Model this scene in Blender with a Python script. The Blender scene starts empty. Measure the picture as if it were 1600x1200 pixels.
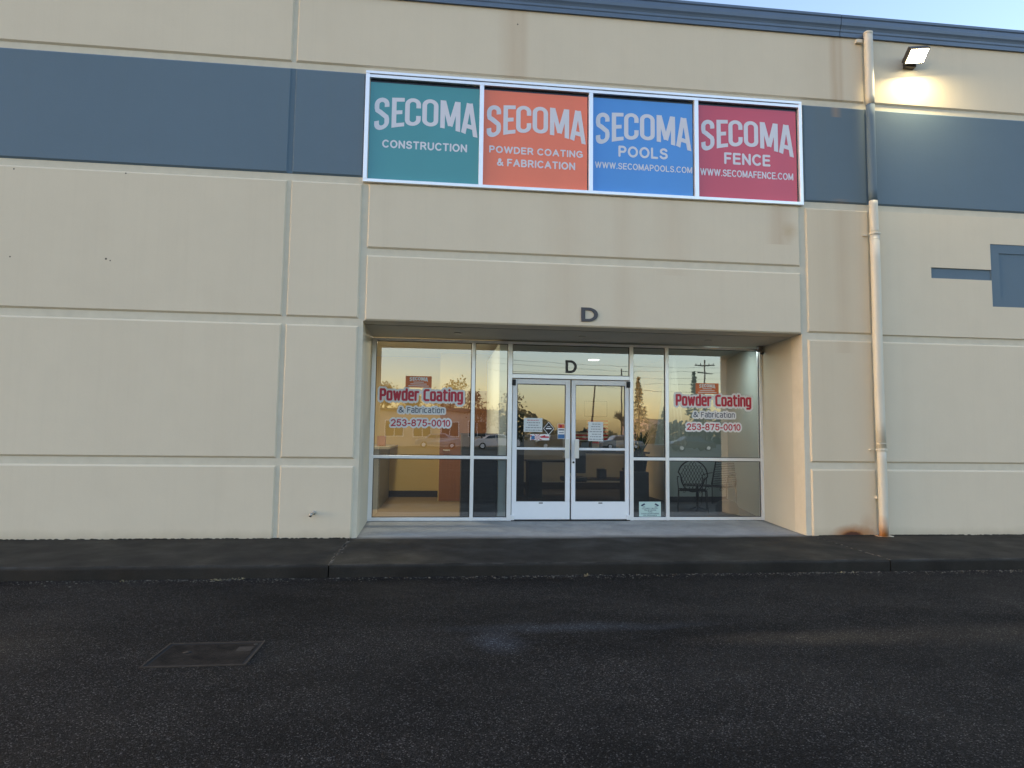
import bpy, bmesh, math, random
import numpy as np
from mathutils import Vector, Matrix
random.seed(7)
R = math.radians
sc = bpy.context.scene
col = sc.collection

# ------------------------------------------------------------------ camera
YAW, PIT, ROL = R(6.226), R(4.467), R(0.7125)
fw = Vector((math.sin(YAW)*math.cos(PIT), math.cos(YAW)*math.cos(PIT), math.sin(PIT)))
rt0 = Vector((math.cos(YAW), -math.sin(YAW), 0)); up0 = rt0.cross(fw)
rt = rt0*math.cos(ROL) + up0*math.sin(ROL); up = up0*math.cos(ROL) - rt0*math.sin(ROL)
cam = bpy.data.cameras.new('camera'); camo = bpy.data.objects.new('camera', cam); col.objects.link(camo)
m = Matrix((rt, up, -fw)).transposed().to_4x4(); m.translation = Vector((0, -8.281, 1.321))
camo.matrix_world = m
cam.sensor_width = 36; cam.lens = 22.5; cam.clip_start = 0.05; cam.clip_end = 3000
sc.camera = camo

# ------------------------------------------------------------------ sky, sun, exposure
SUN_EL, SUN_ROT = R(7), R(-85)
w = bpy.data.worlds.new('World'); sc.world = w; w.use_nodes = True
nt = w.node_tree; bg = nt.nodes['Background']
sky = nt.nodes.new('ShaderNodeTexSky'); sky.sky_type = 'NISHITA'; sky.sun_disc = False
sky.sun_elevation = SUN_EL; sky.sun_rotation = SUN_ROT
sky.air_density = 1.0; sky.dust_density = 1.5; sky.ozone_density = 1.0
wb = nt.nodes.new('ShaderNodeMix'); wb.data_type = 'RGBA'; wb.blend_type = 'MULTIPLY'; wb.inputs[0].default_value = 1
wb.inputs[7].default_value = (.97, .945, 1.07, 1)      # the phone's white balance, one tint over the whole sky
nt.links.new(sky.outputs[0], wb.inputs[6]); nt.links.new(wb.outputs[2], bg.inputs[0]); bg.inputs[1].default_value = 0.15
sun = bpy.data.lights.new('sun', 'SUN'); sun.energy = 0.02; sun.angle = R(25); sun.color = (1, .86, .7)
suno = bpy.data.objects.new('sun', sun); col.objects.link(suno)
sd = Vector((math.sin(SUN_ROT)*math.cos(R(12)), math.cos(SUN_ROT)*math.cos(R(12)), math.sin(R(12))))
suno.rotation_euler = (-sd).to_track_quat('-Z', 'Y').to_euler()
sc.view_settings.view_transform = 'Standard'; sc.view_settings.look = 'None'
sc.view_settings.gamma = 1; sc.view_settings.use_curve_mapping = False
sc.view_settings.exposure = 2.22

# ------------------------------------------------------------------ materials
class N:
    """small helper round a node tree"""
    def __init__(s, name):
        s.m = bpy.data.materials.new(name); s.m.use_nodes = True; s.t = s.m.node_tree
        s.b = s.t.nodes['Principled BSDF']; s.out = s.t.nodes['Material Output']
    def n(s, t, **k):
        x = s.t.nodes.new(t)
        for a, v in k.items(): setattr(x, a, v)
        return x
    def put(s, sock, v):
        if isinstance(v, bpy.types.NodeSocket): s.t.links.new(v, sock)
        else: sock.default_value = v
    def math(s, op, a, b=0.0, clamp=False):
        x = s.n('ShaderNodeMath', operation=op); x.use_clamp = clamp
        s.put(x.inputs[0], a); s.put(x.inputs[1], b); return x.outputs[0]
    def pos(s): return s.n('ShaderNodeNewGeometry').outputs['Position']
    def sep(s, v):
        x = s.n('ShaderNodeSeparateXYZ'); s.put(x.inputs[0], v); return x.outputs
    def scale(s, v, f):
        x = s.n('ShaderNodeMapping'); s.put(x.inputs[0], v); x.inputs['Scale'].default_value = f; return x.outputs[0]
    def noise(s, v, sc_, det=4, rough=.55):
        x = s.n('ShaderNodeTexNoise'); s.put(x.inputs['Vector'], v)
        x.inputs['Scale'].default_value = sc_; x.inputs['Detail'].default_value = det; x.inputs['Roughness'].default_value = rough
        return x.outputs['Fac']
    def ramp(s, f, stops):
        x = s.n('ShaderNodeValToRGB'); s.put(x.inputs[0], f); e = x.color_ramp.elements
        while len(e) < len(stops): e.new(.5)
        for i, (p, c) in enumerate(stops):
            e[i].position = p; e[i].color = (c, c, c, 1) if isinstance(c, (int, float)) else (*c, 1)
        return x.outputs[0]
    def mix(s, f, a, b, mode='MIX'):
        x = s.n('ShaderNodeMix', data_type='RGBA', blend_type=mode)
        s.put(x.inputs[0], f)
        for i, v in ((6, a), (7, b)): s.put(x.inputs[i], (*v, 1) if isinstance(v, tuple) and len(v) == 3 else v)
        return x.outputs[2]
    def bump(s, h, st, dist=.01):
        x = s.n('ShaderNodeBump'); s.put(x.inputs['Height'], h); x.inputs['Strength'].default_value = st
        x.inputs['Distance'].default_value = dist; s.t.links.new(x.outputs[0], s.b.inputs['Normal'])
    def blob(s, x, z, cx, cz, rx, rz):
        """soft elliptical spot: 1 in the middle, 0 outside"""
        a = s.math('DIVIDE', s.math('SUBTRACT', x, cx), rx); b = s.math('DIVIDE', s.math('SUBTRACT', z, cz), rz)
        d = s.math('ADD', s.math('MULTIPLY', a, a), s.math('MULTIPLY', b, b))
        return s.math('SUBTRACT', 1.0, s.math('SQRT', d), True)
    def done(s, color, rough=.6, metal=0, spec=.5):
        s.put(s.b.inputs['Base Color'], (*color, 1) if isinstance(color, tuple) else color)
        s.put(s.b.inputs['Roughness'], rough); s.put(s.b.inputs['Metallic'], metal)
        s.b.inputs['Specular IOR Level'].default_value = spec
        return s.m

def plain(name, c, rough=.6, metal=0, var=.12, sc_=8, spec=.5):
    a = N(name); f = a.noise(a.pos(), sc_, 5)
    lo = tuple(x*(1-var) for x in c); hi = tuple(min(1, x*(1+var)) for x in c)
    return a.done(a.mix(f, lo, hi), rough, metal, spec)

def wall_paint(name, base, streak, amt=1.0):
    a = N(name); p = a.pos(); x, y, z = a.sep(p)
    c = a.mix(a.noise(p, .55, 3), tuple(v*.93 for v in base), tuple(v*1.05 for v in base))
    c = a.mix(a.math('MULTIPLY', a.ramp(a.noise(p, 3.1, 6, .65), [(.42, 0), (.75, 1)]), .10), c, tuple(v*.72 for v in base))
    # run-off streaks, long and thin, heavier under the gutter
    st = a.ramp(a.noise(a.scale(p, (2.2, 1, .12)), 1.6, 6, .6), [(.52, 0), (.8, 1)])
    c = a.mix(a.math('MULTIPLY', st, .12*amt), c, streak)
    fine = a.ramp(a.noise(a.scale(p, (14, 1, .25)), 1.5, 4, .6), [(.52, 0), (.8, 1)])
    c = a.mix(a.math('MULTIPLY', fine, .05*amt), c, tuple(v*.7 for v in streak))
    # warm dirty run on the pier beside the downspout and below the roof
    wob = a.math('MULTIPLY', a.math('SUBTRACT', a.noise(a.scale(p, (1, 1, .4)), 2.0, 4), .5), .5)
    xw = a.math('ADD', x, wob)
    band = a.math('MULTIPLY', a.ramp(a.math('ABSOLUTE', a.math('SUBTRACT', xw, 5.5)), [(.30, 1), (.62, 0)]), .34)
    c = a.mix(band, c, tuple(u*.45+v*.55 for u, v in zip(base, streak)))
    for cx, wd, k, z0, z1 in ((5.52, .10, .45, 5.9, 7.3), (5.62, .05, .35, 6.1, 7.3), (.86, .22, .30, 5.9, 7.3), (1.0, .10, .2, 5.9, 7.3), (3.1, .3, .12, 3.5, 4.7),
                              (4.62, .22, .35, 4.0, 4.7), (1.6, .35, .12, 2.7, 4.6), (2.4, .2, .12, 2.7, 4.6), (5.55, .16, .22, 2.5, 4.7)):
        g = a.ramp(a.math('ABSOLUTE', a.math('SUBTRACT', a.math('ADD', x, a.math('MULTIPLY', wob, .12)), cx)), [(0, 1), (wd, 0)])
        zz = a.math('MULTIPLY', a.math('GREATER_THAN', z, z0), a.math('LESS_THAN', z, z1))
        g = a.math('MULTIPLY', a.math('MULTIPLY', g, zz), a.math('ADD', .45, a.noise(a.scale(p, (6, 1, .6)), 2.0)))
        c = a.mix(a.math('MULTIPLY', g, k), c, (.42, .27, .15))
    # splash dirt along the foot of the wall, rust by the downspout
    foot = a.math('MULTIPLY', a.ramp(a.math('ADD', z, a.math('MULTIPLY', a.math('SUBTRACT', a.noise(p, 5, 5), .5), .12)), [(.0, 1), (.12, 0)]), .35)
    c = a.mix(foot, c, (.30, .25, .16))
    nz = a.math('SUBTRACT', a.noise(p, 6, 6, .7), .5)
    for cx, cz, rx, rz, k, cc in ((5.60, .0, .36, .17, 1.5, (.36, .15, .05)), (5.60, -.01, .18, .075, 3.0, (.09, .035, .02)), (5.80, .05, .12, .28, .5, (.42, .22, .09)),
                                  (4.78, 4.2, .14, .16, .4, (.40, .25, .10))):
        g = a.blob(a.math('ADD', x, a.math('MULTIPLY', nz, .2)), a.math('ADD', z, a.math('MULTIPLY', nz, .12)), cx, cz, rx, rz)
        c = a.mix(a.math('MULTIPLY', g, k, True), c, cc)
    # a few chips and bolt holes
    for cx, cz, rr in ((-4.17, 3.42, .015), (-4.12, 3.40, .010), (-5.27, 3.40, .011), (-4.0, 4.52, .011), (-5.3, 4.50, .011), (.92, 6.9, .012)):
        c = a.mix(a.math('MULTIPLY', a.blob(x, z, cx, cz, rr, rr), 3, True), c, (.07, .06, .05))
    a.bump(a.math('ADD', a.noise(p, 38, 6, .7), a.math('MULTIPLY', a.noise(p, 2.5, 3), 1.5)), .22, .006)
    return a.done(c, .82, 0, .3)

M = {}
M['cream'] = wall_paint('cream_wall_paint', (.665, .585, .448), (.52, .43, .31))
M['cream2'] = wall_paint('cream_wall_paint_worn', (.655, .565, .420), (.50, .40, .27), 1.4)
M['blue'] = wall_paint('slate_blue_wall_paint', (.122, .178, .228), (.14, .16, .14), .8)
M['backing'] = plain('reveal_paint', (.60, .55, .435), .85)
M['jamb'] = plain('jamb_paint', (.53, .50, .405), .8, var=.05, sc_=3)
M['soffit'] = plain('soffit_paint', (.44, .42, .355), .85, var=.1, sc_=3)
M['gutter'] = plain('dark_blue_grey_gutter', (.105, .150, .215), .42, .2, .15, 3)
M['alu'] = plain('satin_aluminium', (.90, .91, .94), .36, .6, .05, 12)
M['aludoor'] = plain('painted_aluminium_door', (.84, .86, .89), .45, .05, .04, 6)
M['handle'] = plain('pale_pull_plate', (.72, .71, .66), .35, .2, .04)
M['gasket'] = plain('black_gasket', (.015, .016, .018), .6)
M['darkglass'] = plain('dark_gap_glass', (.02, .028, .04), .08, 0, .1)
M['rubber'] = plain('black_rubber', (.008, .008, .008), .95)
M['black'] = plain('black_iron', (.018, .018, .018), .5, .3)
M['white'] = plain('white_vinyl', (.80, .80, .80), .5, 0, .03)
M['lettergrey'] = plain('pale_letter_vinyl', (.66, .66, .72), .4, 0, .04)
M['dgrey'] = plain('dark_grey_letter', (.055, .055, .062), .5)
M['red'] = plain('red_vinyl', (.52, .025, .055), .45, 0, .05)
M['navy'] = plain('navy_vinyl', (.02, .04, .09), .45, 0, .05)
M['paper'] = plain('white_paper', (.70, .74, .74), .7, 0, .03)
M['ink'] = plain('grey_ink', (.22, .24, .27), .7)
M['orange_s'] = plain('orange_vinyl', (.66, .17, .05), .45, 0, .05)
M['sky_blue'] = plain('blue_vinyl', (.05, .16, .36), .45)
M['mint'] = plain('pale_green_card', (.50, .66, .62), .6, 0, .04)

def film(name, c):
    a = N(name); p = a.pos()
    cc = a.mix(a.noise(a.scale(p, (1, 1, .5)), 1.3, 3), tuple(v*.92 for v in c), tuple(v*1.08 for v in c))
    a.b.inputs['Coat Weight'].default_value = .9; a.b.inputs['Coat Roughness'].default_value = .03
    return a.done(cc, .5, 0, .4)
M['teal'] = film('teal_window_film', (.045, .270, .300))
M['orange'] = film('orange_window_film', (.84, .175, .075))
M['bluef'] = film('blue_window_film', (.055, .27, .70))
M['crimson'] = film('crimson_window_film', (.56, .050, .090))

def glass(name, refl, tint):
    a = N(name); a.t.nodes.remove(a.b)
    tr = a.n('ShaderNodeBsdfTransparent'); tr.inputs[0].default_value = (*tint, 1)
    gl = a.n('ShaderNodeBsdfGlossy'); gl.inputs['Roughness'].default_value = 0.0; gl.inputs[0].default_value = (1, 1, 1, 1)
    # faint roller-wave distortion of the sheet
    bp = a.n('ShaderNodeBump'); bp.inputs['Strength'].default_value = .018; bp.inputs['Distance'].default_value = .012
    a.t.links.new(a.noise(a.scale(a.pos(), (1, 1, 2.2)), 2.2, 1), bp.inputs['Height']); a.t.links.new(bp.outputs[0], gl.inputs['Normal'])
    fr = a.n('ShaderNodeFresnel'); fr.inputs[0].default_value = 1.5
    f = a.math('ADD', a.math('MULTIPLY', fr.outputs[0], .9), refl, True)
    mx = a.n('ShaderNodeMixShader'); a.put(mx.inputs[0], f)
    a.t.links.new(tr.outputs[0], mx.inputs[1]); a.t.links.new(gl.outputs[0], mx.inputs[2]); a.t.links.new(mx.outputs[0], a.out.inputs[0])
    return a.m
M['glass'] = glass('storefront_glass', .235, (.66, .70, .70))

def emit(name, c, s):
    a = N(name); a.b.inputs['Emission Color'].default_value = (*c, 1); a.b.inputs['Emission Strength'].default_value = s
    return a.done(tuple(v*.8 for v in c), .5)

def asphalt():
    a = N('worn_wet_asphalt'); p = a.pos(); x, y, z = a.sep(p)
    c = a.mix(a.ramp(a.noise(a.scale(p, (.45, 1, 1)), .9, 5, .62), [(.36, 0), (.66, 1)]), (.0088, .0090, .0090), (.0290, .0278, .0262))
    c = a.mix(a.ramp(a.noise(p, 2.3, 6, .7), [(.35, 0), (.7, 1)]), a.mix(.5, c, (.009, .010, .011)), c)
    v = a.n('ShaderNodeTexVoronoi'); a.put(v.inputs['Vector'], p); v.inputs['Scale'].default_value = 165; v.inputs['Randomness'].default_value = 1
    vc = a.sep(v.outputs['Color'])
    # aggregate: each cell its own grey, a few pale chips
    grain = a.ramp(vc[0], [(0, .25), (.6, 1.0), (.92, 2.0), (.96, 4.5), (1, 8.0)])
    c = a.mix(1.0, c, grain, 'MULTIPLY')
    v2 = a.n('ShaderNodeTexVoronoi'); a.put(v2.inputs['Vector'], p); v2.inputs['Scale'].default_value = 80
    chip = a.math('MULTIPLY', a.math('GREATER_THAN', a.sep(v2.outputs['Color'])[1], .945), a.math('LESS_THAN', v2.outputs['Distance'], .32))
    c = a.mix(a.math('MULTIPLY', chip, .8), c, (.13, .13, .125))
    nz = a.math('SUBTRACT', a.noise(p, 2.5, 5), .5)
    # faint tan and bluish glows of reflected light, painted into the road colour
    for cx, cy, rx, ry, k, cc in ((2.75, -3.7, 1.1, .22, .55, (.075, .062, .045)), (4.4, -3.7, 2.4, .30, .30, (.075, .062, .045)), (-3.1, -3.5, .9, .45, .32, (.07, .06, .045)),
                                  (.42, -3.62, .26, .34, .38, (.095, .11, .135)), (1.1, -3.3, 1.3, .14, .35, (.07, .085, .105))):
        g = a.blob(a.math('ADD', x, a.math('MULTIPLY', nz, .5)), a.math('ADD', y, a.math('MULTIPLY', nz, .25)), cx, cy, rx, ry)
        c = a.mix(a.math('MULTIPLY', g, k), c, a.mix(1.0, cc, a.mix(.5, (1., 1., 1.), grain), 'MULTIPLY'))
    h = a.math('ADD', a.math('MULTIPLY', v.outputs['Distance'], -1.0), a.math('MULTIPLY', a.noise(p, 260, 3), .6))
    a.bump(h, 1.0, .008)
    return a.done(c, a.ramp(a.noise(p, 1.1, 4), [(.3, .68), (.7, .9)]), 0, .10)
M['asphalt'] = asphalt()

def concrete_walk():
    a = N('damp_stained_concrete'); p = a.pos(); x, y, z = a.sep(p)
    dark = a.mix(a.ramp(a.noise(p, 1.6, 6, .65), [(.3, 0), (.7, 1)]), (.0115, .0112, .010), (.026, .024, .0205))
    dry = a.mix(a.ramp(a.noise(p, 3, 6, .65), [(.3, 0), (.7, 1)]), (.26, .26, .25), (.40, .39, .37))
    # rain-blackened in front, dry under the overhang with an uneven edge (only between the piers)
    edge = a.math('ADD', y, a.math('MULTIPLY', a.math('SUBTRACT', a.noise(a.scale(p, (.6, 1, 1)), 1.6, 5, .6), .5), .22))
    inx = a.math('MULTIPLY', a.ramp(a.math('ADD', a.math('MULTIPLY', a.math('ABSOLUTE', a.math('SUBTRACT', x, 1.95)), .2), 0), [(.585, 1), (.62, 0)]), 1)
    f = a.math('MULTIPLY', a.ramp(a.math('MULTIPLY', a.math('ADD', edge, .10), 4), [(.0, 0), (1, 1)]), inx)
    c = a.mix(f, dark, dry)
    gr = a.noise(p, 190, 3, .7)
    c = a.mix(1.0, c, a.ramp(gr, [(.3, .6), (.5, 1), (.72, 1.7)]), 'MULTIPLY')
    # pale worn arris of the kerb
    k = a.math('MULTIPLY', a.ramp(a.math('ABSOLUTE', a.math('ADD', y, 1.50)), [(0, 1), (.022, 0)]), a.ramp(a.noise(a.scale(p, (1, 1, 1)), 3.5, 5, .7), [(.45, 0), (.7, 1)]))
    c = a.mix(a.math('MULTIPLY', k, .5), c, (.14, .135, .125))
    # darker drain mark spreading from the downspout
    nz = a.math('SUBTRACT', a.noise(p, 3, 5), .5)
    g = a.blob(a.math('ADD', x, a.math('MULTIPLY', nz, .4)), y, 5.9, -.1, .9, .5)
    c = a.mix(a.math('MULTIPLY', g, .6), c, (.055, .040, .026))
    a.bump(a.math('ADD', gr, a.noise(p, 22, 5)), .4, .004)
    return a.done(c, a.ramp(a.noise(p, 2, 4), [(.3, .55), (.7, .85)]), 0, .2)
M['walk'] = concrete_walk()

# ------------------------------------------------------------------ object helpers
def tag(o, label=None, cat=None, group=None, kind=None):
    if label: o['label'] = label
    if cat: o['category'] = cat
    if group: o['group'] = group
    if kind: o['kind'] = kind
    return o
def link(name, me, mat=None, parent=None, smooth=False):
    o = bpy.data.objects.new(name, me); col.objects.link(o)
    if mat and not me.materials: me.materials.append(mat)
    if parent: o.parent = parent; o.matrix_parent_inverse = Matrix.Translation(-parent.location) if parent.type == 'EMPTY' and parent.parent is None and parent.rotation_euler.z == 0 else Matrix()
    if smooth:
        for f in me.polygons: f.use_smooth = True
    return o
def empty(name, loc, label, cat, group=None):
    o = bpy.data.objects.new(name, None); o.location = loc; o.empty_display_size = .1; col.objects.link(o)
    return tag(o, label, cat, group)
def fin(bm, name, mat, parent=None, smooth=False):
    me = bpy.data.meshes.new(name); bmesh.ops.recalc_face_normals(bm, faces=bm.faces); bm.to_mesh(me); bm.free()
    return link(name, me, mat, parent, smooth)
def addbox(bm, x0, x1, y0, y1, z0, z1, bev=0):
    r = bmesh.ops.create_cube(bm, size=1); vs = r['verts']
    for v in vs: v.co = Vector(((x0+x1)/2+v.co.x*(x1-x0), (y0+y1)/2+v.co.y*(y1-y0), (z0+z1)/2+v.co.z*(z1-z0)))
    if bev:
        es = list({e for v in vs for e in v.link_edges})
        bmesh.ops.bevel(bm, geom=es, offset=bev, segments=2, affect='EDGES', profile=.5)
    return vs
def box(name, x0, x1, y0, y1, z0, z1, mat, parent=None, bev=0):
    bm = bmesh.new(); addbox(bm, x0, x1, y0, y1, z0, z1, bev); return fin(bm, name, mat, parent)
def tube(bm, pts, r, seg=8, cap=True):
    """round bar along a polyline; r a number or one per point"""
    pts = [Vector(p) for p in pts]; rings = []
    for i, p in enumerate(pts):
        d = (pts[min(i+1, len(pts)-1)] - pts[max(i-1, 0)]).normalized()
        a = d.orthogonal().normalized() if i == 0 else (rings_a - d*rings_a.dot(d)).normalized()
        rings_a = a; b = d.cross(a); rr = r[i] if isinstance(r, (list, tuple)) else r
        rings.append([bm.verts.new(p + (a*math.cos(t) + b*math.sin(t))*rr) for t in [2*math.pi*k/seg for k in range(seg)]])
    for i in range(len(rings)-1):
        for k in range(seg): bm.faces.new((rings[i][k], rings[i][(k+1) % seg], rings[i+1][(k+1) % seg], rings[i+1][k]))
    if cap: bm.faces.new(rings[0][::-1]); bm.faces.new(rings[-1])
def pipe(name, pts, r, mat, parent=None, seg=10):
    bm = bmesh.new(); tube(bm, pts, r, seg); o = fin(bm, name, mat, parent, True)
    return o
def prism(name, prof, x0, x1, mat, parent=None, axis='x', smooth=False):
    """profile of (y,z) pairs pushed along x"""
    bm = bmesh.new(); A = []; B = []
    for p in prof:
        A.append(bm.verts.new((x0, p[0], p[1]))); B.append(bm.verts.new((x1, p[0], p[1])))
    n = len(prof)
    for i in range(n): bm.faces.new((A[i], A[(i+1) % n], B[(i+1) % n], B[i]))
    bm.faces.new(A); bm.faces.new(B[::-1])
    return fin(bm, name, mat, parent, smooth)
def panel(x0, x1, z0, z1, mat, parent, ch=.022, name='wall_panel'):
    """cast concrete panel, face at y=0, edges chamfered back to the reveal"""
    bm = bmesh.new(); n = 3
    f = [bm.verts.new(v) for v in ((x0+ch*.8, 0, z0+ch), (x1-ch*.8, 0, z0+ch), (x1-ch*.8, 0, z1-ch), (x0+ch*.8, 0, z1-ch))]
    b = [bm.verts.new(v) for v in ((x0, .021, z0), (x1, .021, z0), (x1, .021, z1), (x0, .021, z1))]
    c = [bm.verts.new(v) for v in ((x0, .06, z0), (x1, .06, z0), (x1, .06, z1), (x0, .06, z1))]
    bm.faces.new(f)
    for P, Q in ((f, b), (b, c)):
        for i in range(4): bm.faces.new((P[i], P[(i+1) % 4], Q[(i+1) % 4], Q[i]))
    return fin(bm, name, mat, parent)

# ------------------------------------------------------------------ ground
def sheet(name, x0, x1, y0, y1, z, mat, **k):
    bm = bmesh.new(); bm.faces.new([bm.verts.new(v) for v in ((x0, y0, z), (x1, y0, z), (x1, y1, z), (x0, y1, z))])
    return tag(fin(bm, name, mat), kind='structure')
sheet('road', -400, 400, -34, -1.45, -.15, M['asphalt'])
sheet('ground', -900, 900, -1200, 60, -.17, plain('distant_ground', (.035, .04, .028), .9, sc_=.3, var=.4))
# pavement slabs with a rounded kerb edge, joints at the pier lines
walk = bpy.data.objects.new('sidewalk', None); col.objects.link(walk); tag(walk, kind='structure')
def slab(x0, x1):
    prof = [(0, -.0), (0, -.3), (-1.525, -.3), (-1.525, -.06)]
    for k in range(5):
        t = math.pi/2*k/4; prof.append((-1.525+.03*(1-math.cos(t)), -.052+.03*math.sin(t)))
    bm = bmesh.new(); n = 90 if -8 < x0 < 10 else 12; rows = []
    for i in range(n+1):
        x = x0+(x1-x0)*i/n; jit = .004*math.sin(x*7.3)+.0015*math.sin(x*13.1)
        rows.append([bm.verts.new((x, y+(jit if y < -1.4 else 0), zz+(jit*.5 if y < -1.4 and zz > -.1 else 0))) for y, zz in prof])
    for i in range(n):
        for j in range(len(prof)):
            bm.faces.new((rows[i][j], rows[i][(j+1) % len(prof)], rows[i+1][(j+1) % len(prof)], rows[i+1][j]))
    bm.faces.new(rows[0]); bm.faces.new(rows[-1][::-1])
    return fin(bm, 'paving_slab', M['walk'], walk)
J = [-25.5, -19.4, -13.3, -7.2, -1.105, 5.0, 11.1, 17.2, 23.3]
for a, b in zip(J, J[1:]): slab(a+.006, b-.006)
# slab of the recess, rising slightly towards the doors
prism('entrance_slab', [(.0, .001), (1.45, .033), (1.45, -.3), (0, -.3)], -1.05, 5.05, M['walk'], walk)
# crumbled filler in the joint and broken edge stones
bm = bmesh.new()
for j, dens in ((-1.105, 60), (5.0, 26)):
    for i in range(dens):
        y = random.uniform(-1.52, -.02); x = j+random.gauss(0, .014); s = random.uniform(.004, .013)
        r = bmesh.ops.create_icosphere(bm, subdivisions=1, radius=s)['verts']
        for v in r: v.co = Vector((v.co.x*1.3+x, v.co.y*1.5+y, v.co.z*.5-.002+y*.0145))
tag(fin(bm, 'joint_rubble', plain('joint_rubble', (.11, .10, .085), .9), None), 'crumbled grey grit filling the joints of the dark pavement', 'grit', kind='stuff')
bm = bmesh.new()
for i in range(1500):
    x = random.uniform(-5.5, 9); 
    if random.random() < .55: x = random.choice([1.0, 4.2, -2.5, 6.5])+random.gauss(0, .9)
    y = -1.535-abs(random.gauss(0, .07)); s = random.choice([.002, .003, .004, .006])*random.uniform(.7, 1.4)
    r = bmesh.ops.create_icosphere(bm, subdivisions=1, radius=s)['verts']; e = random.uniform(.8, 1.8)
    for v in r: v.co = Vector((v.co.x*e+x, v.co.y+y, v.co.z*.6-.148))
tag(fin(bm, 'kerb_gravel', plain('pale_gravel', (.13, .125, .11), .9, var=.6, sc_=60)), 'loose pale gravel along the foot of the kerb', 'gravel', kind='stuff')
bm = bmesh.new()
for cx, cy, n in ((-2.15, -1.60, 26), (-1.95, -1.57, 12), (-3.0, -1.62, 7), (1.6, -1.56, 8), (4.4, -1.6, 10)):
    for i in range(n):
        x = cx+random.gauss(0, .05); y = cy+random.gauss(0, .02); L = random.uniform(.015, .04); a = random.uniform(0, 6.28); t = random.uniform(.0, .02)
        d = Vector((math.cos(a)*L, math.sin(a)*L*.6, t)); q = Vector((-d.y, d.x, 0))*.3
        p = Vector((x, y, -.145)); bm.faces.new([bm.verts.new(v) for v in (p, p+d*.5+q, p+d, p+d*.5-q)])
tag(fin(bm, 'leaf_litter', plain('dry_leaf_litter', (.24, .21, .12), .9, var=.5, sc_=40)), 'small dry leaves and grass caught against the kerb', 'leaves', kind='stuff')

bm = bmesh.new()
for i in range(900):
    x = random.choice([random.uniform(-6, -1.1), random.uniform(5.1, 9), random.gauss(6.5, .25), random.gauss(5.6, .15)])
    if -1.1 < x < 5.05: continue
    s_ = random.uniform(.004, .012); r = bmesh.ops.create_icosphere(bm, subdivisions=1, radius=s_)['verts']; y = -abs(random.gauss(0, .008))
    for v in r: v.co = Vector((v.co.x*2.4+x, v.co.y+y, v.co.z*.8+.003))
tag(fin(bm, 'wall_foot_dirt', plain('black_wall_foot_dirt', (.018, .016, .012), .95, var=.4, sc_=30)), 'black crumbs of dirt and moss along the foot of the cream wall', 'dirt', kind='stuff')

# ------------------------------------------------------------------ the warehouse
B = empty('warehouse', (2, .1, 0), 'cream tilt-up concrete warehouse with slate blue band and a recessed glass entrance', 'building')
XL, XR = -26, 30
ZB = [(-.06, .895), (.985, 2.68), (2.775, 4.55), (4.64, 6.055), (6.14, 7.25)]
MB_ = ['cream', 'cream', 'cream', 'blue', 'cream']
for k, (z0, z1) in enumerate(ZB):
    mt = M[MB_[k]]
    for x0, x1 in ((XL, -14.03), (-13.98, -8.02), (-7.97, -2.040), (-1.990, -1.09), (6.0, 12.0), (12.06, 18.0), (18.06, XR)):
        if k == 4 and x0 == -1.990: continue
        if k == 2 and x0 == 6.0: continue
        panel(x0, x1, z0, z1, mt, B)
    if k < 4: panel(5.02, 5.965, z0, z1, M['cream2'] if mt is M['cream'] else mt, B)
panel(-1.990, 5.965, 6.14, 7.25, M['cream'], B)
for jx0, jx1 in ((-2.05, -1.98), (5.96, 6.005), (-8.03, -7.96), (11.99, 12.07), (-14.04, -13.97)):
    box('painted_joint', jx0, jx1, .0195, .0222, 4.64, 6.055, M['blue'], B)
panel(-1.01, 4.93, 2.752, 3.61, M['cream'], B); panel(-1.01, 4.93, 3.70, 4.56, M['cream'], B)
# cream strip painted over the groove above the blue band is the backing itself; wall core behind, opening left free
def core(name, x0, x1, y0, y1, z0, z1, mat='backing'): return box(name, x0, x1, y0, y1, z0, z1, M[mat], B)
core('wall_core', XL, -1.03, .0225, .30, -.25, 7.2); core('wall_core', 4.94, XR, .0225, .30, -.25, 7.2)
core('wall_core', -1.03, 4.94, .0225, .30, 2.752, 4.57); core('wall_core', -1.03, 4.94, .0225, .30, 6.08, 7.2)
core('wall_core', -1.03, 4.94, .16, .30, 4.57, 6.08, 'gasket')
# recess: jambs, soffit
def slabquad(name, pts, z0, z1, mat):
    bm = bmesh.new(); A = [bm.verts.new((x, y, z0)) for x, y in pts]; C = [bm.verts.new((x, y, z1)) for x, y in pts]; n = len(pts)
    for i in range(n): bm.faces.new((A[i], A[(i+1) % n], C[(i+1) % n], C[i]))
    bm.faces.new(A[::-1]); bm.faces.new(C); return fin(bm, name, mat, B)
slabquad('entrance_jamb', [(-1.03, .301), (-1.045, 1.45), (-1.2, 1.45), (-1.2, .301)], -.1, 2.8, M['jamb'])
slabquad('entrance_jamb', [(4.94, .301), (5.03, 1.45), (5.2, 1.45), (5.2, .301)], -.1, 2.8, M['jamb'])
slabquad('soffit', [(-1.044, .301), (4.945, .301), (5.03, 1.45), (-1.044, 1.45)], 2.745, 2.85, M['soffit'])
for cx in (.2, 2.0, 3.9):
    bm = bmesh.new(); tube(bm, [(cx, .75, 2.744), (cx, .75, 2.735)], .05, 16); fin(bm, 'soffit_vent', M['soffit'], B)
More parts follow.
